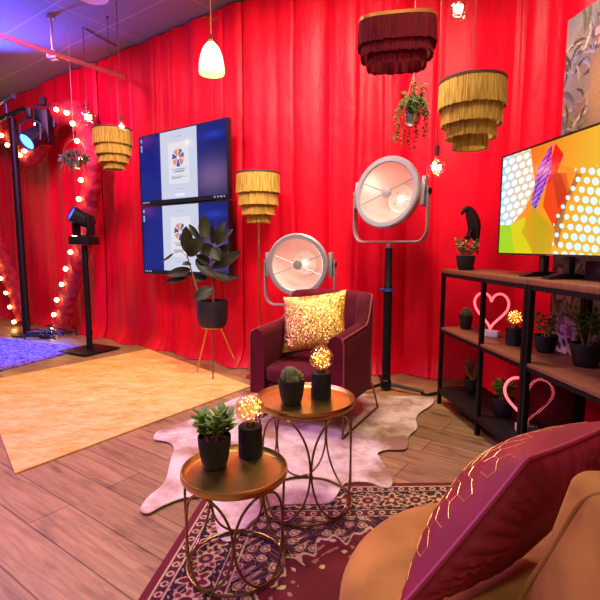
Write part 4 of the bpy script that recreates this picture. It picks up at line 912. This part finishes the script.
# ------------------------------------------------------------------ television on the shelving
tv0 = Vector((1.352, 3.19, 1.224)); tdir = Vector((.107, -1, 0)).normalized(); tn = Vector((tdir.y, -tdir.x, 0)); TW, THH = 1.135, .647
def abstract(U, V):
    k = 1.724/(3.19-1.127*U); px = 300+465*(k-.107); top = 156-.347*(px-502); bot = 250+.03*(px-502); y = top+V*(bot-top); x = px
    C = lambda *c: L3(c)
    col = np.zeros(U.shape+(3,)); g = np.clip((x-530)/75, 0, 1)[..., None]; h = np.clip((y-160)/90, 0, 1)[..., None]
    col[:] = C(240, 110, 25)*(1-g)+C(225, 180, 40)*g; col = col*(1-h*.6)+C(230, 180, 20)*h*.6
    def poly(pts, c, a=1.):
        m = np.ones(U.shape, bool)*False; n = len(pts); j = n-1; ins = np.zeros(U.shape, bool)
        for i in range(n):
            xi, yi = pts[i]; xj, yj = pts[j]; cond = ((yi > y) != (yj > y)) & (x < (xj-xi)*(y-yi)/((yj-yi) if yj != yi else 1e-9)+xi); ins ^= cond; j = i
        col[ins] = col[ins]*(1-a)+np.array(c)*a; return ins
    poly([(500, 222), (514, 222), (520, 252), (500, 252)], C(150, 205, 30)); poly([(512, 222), (526, 214), (536, 252), (518, 252)], C(205, 200, 20))
    lr = poly([(500, 150), (528, 146), (535, 183), (526, 206), (513, 222), (500, 222)], C(206, 190, 150))
    bl = np.clip((520-x)/22, 0, 1)[..., None]; col[lr] = (col*(1-bl)+C(150, 205, 235)*bl)[lr]
    def dots(reg, px0, py0, sx, sy, r, c, sk=0.):
        X = (x-px0)/sx; Y_ = (y-py0-sk*(x-px0))/sy; row = np.floor(Y_); X2 = X+.5*(row % 2); d = np.hypot((X2-np.floor(X2)-.5)*sx, (Y_-row-.5)*sy*.95)
        m = reg & (d < r); col[m] = c
    dots(lr, 503, 150, 7.2, 7.6, 2.95, C(232, 244, 252), -.35)
    poly([(553, 141), (562, 152), (556, 172), (548, 182), (549, 160)], C(245, 15, 20)); 
    poly([(548, 170), (566, 170), (571, 190), (557, 226), (544, 203)], C(225, 25, 15), .85); poly([(551, 171), (564, 171), (570, 190), (560, 207)], C(170, 40, 20), .7); poly([(556, 160), (577, 168), (574, 200), (568, 190)], C(235, 110, 25), .5)
    poly([(533, 203), (557, 226), (555, 251), (537, 251), (524, 229)], C(190, 150, 15), .75); poly([(535, 206), (550, 220), (548, 251), (537, 251)], C(150, 165, 10), .4)
    pu = poly([(550, 141), (550, 170), (537, 207), (532, 202), (537, 165)], C(190, 40, 200)); tt = np.clip((y-145)/60, 0, 1)[..., None]; col[pu] = (C(225, 40, 190)*(1-tt)+C(130, 120, 235)*tt)[pu]
    st = pu & ((((y+.9*x) % 5.2) < 1.3) | ((x-.35*(y-145)*-1-538) % 6 < .9)); col[st] = C(60, 10, 60)
    poly([(557, 222), (576, 170), (582, 172), (568, 200), (562, 246), (558, 240)], C(90, 50, 60), .6)
    rg = (x > 561+(205-y)*.35) & (y > 163+.0*(x)) & (x > 556); 
    d_sz = np.clip(.9+(x-556)*.07+(y-170)*.018, .6, 3.75); dots(rg, 560, 160, 9.0, 9.6, d_sz, C(214, 242, 244), .12)
    return col
tv = television('television', 'flat television showing bright abstract dots and facets on the shelving', tv0, tdir, tn, TW, THH, abstract, 420, 240, bez=.011, deep=.04, m=attr_mat('television pixels', .2, .92))
for k in (.44, .66):
    f = B(); f.box((k, .045, -.061), (.05, .035, .122), bev=.004); f.build('stand_neck', BEZ, tv)
    f = B(); pr_ = [(-.09, 0), (.15, 0), (.15, .012), (.08, .03), (-.02, .03), (-.09, .01)]
    f.add([(k-.03, a_+.0, -.1235+b_) for a_, b_ in pr_]+[(k+.03, a_, -.1235+b_) for a_, b_ in pr_], [tuple(range(5, -1, -1)), tuple(range(6, 12))]+[(i, (i+1) % 6, 6+(i+1) % 6, 6+i) for i in range(6)]); f.build('stand_foot', BEZ, tv, 0)
B().box((.567, -.0075, .0055), (.05, .001, .004)).build('maker_mark', mat('grey print', (140, 140, 145), .4), tv)
bo = thing('media_box', 'dark slim media box on the shelving behind the television feet', 'media box', tuple(W(1.38, .30, ST+.0505)), srz); B().box((0, 0, 0), (.30, .05, .10), bev=.006).build('case', mat('dark plastic', (44, 30, 40), .4), bo)

# tall painted canvas behind the television
PO = Vector((1.655, 3.05, .56)); pdir = SD.copy()
def canvas(U, V):
    w, h = 1.2, 2.1; x = U*w; y = V*h; R = random.Random(19)
    base = np.zeros(U.shape+(3,)); n = .5+.5*np.sin(x*9+2*np.sin(y*4))*np.sin(y*6+x*3); base[:] = L3((92, 76, 88))*(1-n[..., None])+L3((160, 144, 146))*n[..., None]
    warm = .85*np.exp(-((x-.30)/.11)**2-((y-.5)/.28)**2)[..., None]; base = base*(1-warm)+L3((196, 142, 82))*warm
    pal = [(176, 152, 126), (128, 124, 92), (196, 176, 176), (92, 80, 96), (164, 150, 182), (206, 186, 160), (70, 52, 56), (150, 132, 96), (138, 134, 166), (196, 140, 104)]
    for i in range(900):
        cx, cy = R.uniform(0, w), R.uniform(0, h); a = R.choice((R.uniform(-1.2, .2), R.uniform(.5, 1.9))); L = R.uniform(.06, .2); wd = L*R.uniform(.09, .22)
        u = (x-cx)*math.cos(a)+(y-cy)*math.sin(a); v = -(x-cx)*math.sin(a)+(y-cy)*math.cos(a); v = v-.6*u*u/L
        m = (np.abs(u) < L/2) & (np.abs(v) < wd/2*np.sqrt(np.clip(1-(2*u/L)**2, 0, 1)))
        c = L3(pal[i % len(pal)])*R.uniform(.6, 1.15); m2 = m & ~((np.abs(x-.30) < .08) & (np.abs(y-.5) < .22)); base[m2] = c*(.85+.3*(v[m2] > 0)[:, None])
    for (cx, cy, r) in ((.33, .17, .075), (.12, .75, .06), (.7, .5, .1), (.95, 1.3, .12), (.13, 1.62, .10), (.2, 1.9, .08)):
        th = np.arctan2(y-cy, x-cx); d = np.hypot(x-cx, y-cy); pr = r*(1+.25*np.cos(6*th)+.1*np.cos(11*th)); base[d < pr*1.25] = L3((104, 72, 84)); base[d < pr] = L3((206, 160, 172)); base[d < pr*.45] = L3((150, 100, 124))
    low = (y > 1.95); sp = np.sin(x*70)*np.sin(y*64+2*np.sin(x*20)); base[low & (sp > -.2)] = L3((214, 196, 190)); base[low & (sp <= -.2)] = L3((70, 52, 56))
    base *= 1+.08*rng.standard_normal(U.shape)[..., None]
    return base
t = thing('painting', 'tall canvas painted with muted jungle leaves and pink flowers behind the television', 'painting', tuple(PO), srz)
B().box((.6, .022, 1.05), (1.2, .036, 2.1)).build('stretcher', mat('canvas edge', (90, 70, 66), .8), t)
image_grid('painted_surface', attr_mat('oil paint', .6), t, tuple(PO+Vector((0, 0, 2.1))-SB*.0006), tuple(pdir*1.2), (0, 0, -2.1), 200, 366, canvas)

# ------------------------------------------------------------------ sofa and cushions in the foreground
SOFAM = mat('mustard velvet', (160, 112, 56), .85, 0, var=.34, scale=5, sheen=.4, spec=.15, bump=.25, bscale=12)
def rounded(x0, x1, y0, y1, rad, n=10):
    out = []
    for (cx, cy, a0, r) in ((x1-rad[0], y1-rad[0], 0, rad[0]), (x0+rad[1], y1-rad[1], PI/2, rad[1]), (x0+rad[2], y0+rad[2], PI, rad[2]), (x1-rad[3], y0+rad[3], 1.5*PI, rad[3])):
        for i in range(n+1): a = a0+PI/2*i/n; out.append(Vector((cx+r*math.cos(a), cy+r*math.sin(a), 0)))
    return out
def pillow_slab(b, plan, z0, z1, r, dome=.0):
    c = sum(plan, Vector())/len(plan); k = len(plan); lv = [(0, z0)]
    nrm_ = []
    for i in range(k): d = (plan[(i+1) % k]-plan[i-1]).normalized(); nrm_.append(Vector((-d.y, d.x, 0)))
    prof = [(r, z0)]+[(r-r*math.sin(q), z0+r-r*math.cos(q)) for q in np.linspace(.2, PI/2, 5)]+[(r-r*math.cos(q), z1-r+r*math.sin(q)) for q in np.linspace(0, PI/2, 9)]
    vs = []
    for (ins, z) in prof:
        for i in range(k): p = plan[i]+nrm_[i]*ins; vs.append(Vector((p.x, p.y, z)))
    m = len(prof)
    for f, dz in ((.75, .55), (.5, .8), (.25, .95), (.02, 1.)):
        for i in range(k): p = c+(plan[i]+nrm_[i]*r-c)*f; vs.append(Vector((p.x, p.y, z1+dome*dz)))
    m += 4
    fs = [(a*k+i, a*k+(i+1) % k, (a+1)*k+(i+1) % k, (a+1)*k+i) for a in range(m-1) for i in range(k)]+[tuple(range(k-1, -1, -1)), tuple((m-1)*k+i for i in range(k))]
    b.add(vs, fs)
def lean(b): b.v = [(x+.2*max(0, z-.45), y-.14*max(0, z-.45)*(1 if y > 0 else 0), z) for x, y, z in b.v]
sofa = thing('sofa', 'mustard velvet sofa with a rounded seat in the near right corner', 'sofa', (.45, .8, 0), 0)
SX = lambda plan: [p-Vector((.45, .8, 0)) for p in plan]
b = B(); pillow_slab(b, SX(rounded(.10, .95, -.3, 1.54, (.3, .46, .2, .1), 14)), .13, .43, .09, .012); b.build('seat', SOFAM, sofa, 70)
b = B(); pillow_slab(b, SX(rounded(.48, .565, -.3, .97, (.035, .035, .03, .03), 6)), .40, .83, .034, .0); lean(b); b.build('back_pad', SOFAM, sofa, 70)
b = B(); pillow_slab(b, SX(rounded(.567, .82, -.3, .985, (.10, .03, .03, .03), 8)), .30, .82, .05, .0); lean(b); b.build('backrest', SOFAM, sofa, 70)
B().tube(catmull([Vector(p)-Vector((.45, .8, 0)) for p in ((.585, .80, .832), (.549, .852, .79), (.520, .905, .64), (.494, .945, .52), (.48, .955, .42))], 6), .006, 8).build('seam_piping', SOFAM, sofa)
for (x, y) in ((.25, 1.2), (.8, 1.25), (.25, 0), (.8, 0)): B().tube([(x-.45, y-.8, .14), (x-.45, y-.8, .0095)], [.022, .014], 10).build('leg', BLACK, sofa)
P0 = Vector((.512, 1.0, .80)); P1 = Vector((.225, .955, .47)); P2 = Vector((.875, 1.23, .80))
A = (P2-P0)/2; Bv = (P1-P0)/2; cc = P0+A+Bv
def ruched(f0):
    def g(u, v, side):
        e = max(abs(u), abs(v)); p = f0(u, v, side); t = math.atan2(v, u)
        if side == 0: return p
        return p + nn*(side*.007*math.sin(t*34+3*math.sin(t*5))*max(0, min(1, (e-.35)/.4))*max(0, min(1, (1-e)/.12)))*(1.0 if side != FR_ else .10)
    return g
sf, nn = puffy(cc, A*1.03, -Bv*1.03, .145, pinch=.06, pw=.5)
FR_ = 1 if nn.y > 0 else -1
_s0 = sf; sf = lambda u, v, side: (_s0(u, v, side) if side == FR_ else _s0(u, v, 0)*.5+_s0(u, v, side)*.5)
sf = ruched(sf)
PUR = mat('plum satin', (124, 26, 42), .58, 0, var=.2, scale=6, sheen=.15, bump=.25, bscale=9, spec=.3); GOLDL = mat('gold thread', (226, 180, 110), .35, .8)
b = B(); 
b.grid(40, 40, lambda u, v: sf(2*u-1, 2*v-1, 1)); b.grid(40, 40, lambda u, v: sf(1-2*u, 2*v-1, -1))
front = 1 if nn.y > 0 else -1
n_ = 9
for i in range(-n_, n_+1):
    for j in range(-n_, n_+1):
        s = .12; cx = i*s*.866*2+(s*.866 if j % 2 else 0); cy = j*s*1.5
        for q in range(3):
            a0 = PI/2+q*2*PI/3; p0 = (cx, cy); p1 = (cx+s*math.cos(a0), cy+s*math.sin(a0))
            if random.random() < .08: continue
            if max(abs(p0[0]), abs(p0[1]), abs(p1[0]), abs(p1[1])) > .985: continue
            pts = [sf(p0[0]+(p1[0]-p0[0])*f, p0[1]+(p1[1]-p0[1])*f, front)+nn*front*.0006 for f in (0, .25, .5, .75, 1)]; b.tube(pts, .0011, 4, m=1)
cu = b.build('throw_cushion', [PUR, GOLDL], None, 70); tag(cu, 'plum satin cushion with gold geometric lines standing on the mustard sofa', 'cushion')
loop = [(q, 1) for q in np.linspace(-1, 1, 24)]+[(1, -q) for q in np.linspace(-1, 1, 24)]+[(-q, -1) for q in np.linspace(-1, 1, 24)]+[(-1, q) for q in np.linspace(-1, 1, 24)]
B().tube([sf(u, v, 0) for u, v in loop[:-1]], .0075, 8, closed=True).build('piping', mat('plum piping', (140, 34, 58), .5), cu)

# power cable by the floodlight stand
tag(B().tube(catmull([(1.05, 3.895, .018), (1.07, 3.87, .018), (1.1, 3.86, .018), (1.25, 3.95, .014), (1.36, 4.0, .018)], 8), .012, 8).build('power_cable', mat('black rubber cable', (18, 18, 26)), None), 'black power cable on the floor between floodlight stand and shelving', 'cable')

# ------------------------------------------------------------------ light
def light(kind, loc, energy, color, size=.2, target=None, angle=60, blend=.6):
    l = bpy.data.lights.new('light', kind); l.energy = energy; l.color = color
    if kind == 'AREA': l.shape = 'DISK'; l.size = size
    elif kind == 'SPOT': l.spot_size = math.radians(angle); l.spot_blend = blend; l.shadow_soft_size = size
    else: l.shadow_soft_size = size
    o = bpy.data.objects.new('light', l); COL.objects.link(o); o.location = loc
    if target is not None: o.rotation_euler = (Vector(target)-Vector(loc)).to_track_quat('-Z', 'Y').to_euler()
    return o
WARM = (1, .86, .70)
for (x, y, e, c) in ((-1.9, 3.4, 48, (1, .62, .66)), (.2, 3.3, 58, WARM), (1.0, 1.6, 24, WARM), (-1.2, .9, 28, (1, .66, .72)), (-.2, -.8, 34, WARM), (-3.5, 4.9, 42, (1, .5, .6))):
    light('AREA', (x, y, CEIL-.03), e, c, .5)
light('SPOT', at(29.5, 140, 5.95), 1700, (.03, .10, 1), .06, (-3.75, 5.6, 0), 46, .6)
light('SPOT', (-4.2, 6.1, 2.9), 600, (.03, .08, 1), .1, (-3.5, 5.2, CEIL), 95, .8)
light('SPOT', (-3.9, 2.6, 3.4), 620, (.55, .14, 1), .3, (-1.5, 2.2, 0), 75, .9)
light('SPOT', (-2.9, 4.3, 3.2), 330, (.8, .06, .8), .2, (-3.4, 6.9, 2.4), 95, .9)
light('SPOT', (.6, 2.4, 3.5), 215, (1, .75, .58), .2, (.3, 4.6, 2.0), 100, .9)
light('SPOT', (-.8, 2.8, 3.5), 195, (1, .75, .62), .2, (-1.4, 5.4, 1.6), 100, .9)
light('POINT', (wp.x, wp.y, 2.78), 14, (1, .72, .4), .06)
w = bpy.data.worlds.new('world'); scn.world = w; w.use_nodes = True
w.node_tree.nodes['Background'].inputs[0].default_value = (1, .80, .84, 1); w.node_tree.nodes['Background'].inputs[1].default_value = .15
vs_ = scn.view_settings; vs_.view_transform = 'Standard'; vs_.look = 'None'; vs_.gamma = 1; vs_.use_curve_mapping = False; vs_.exposure = .3
scn.cycles.max_bounces = 8; scn.cycles.transparent_max_bounces = 12; scn.cycles.sample_clamp_indirect = 6; scn.cycles.caustics_reflective = False; scn.cycles.caustics_refractive = False
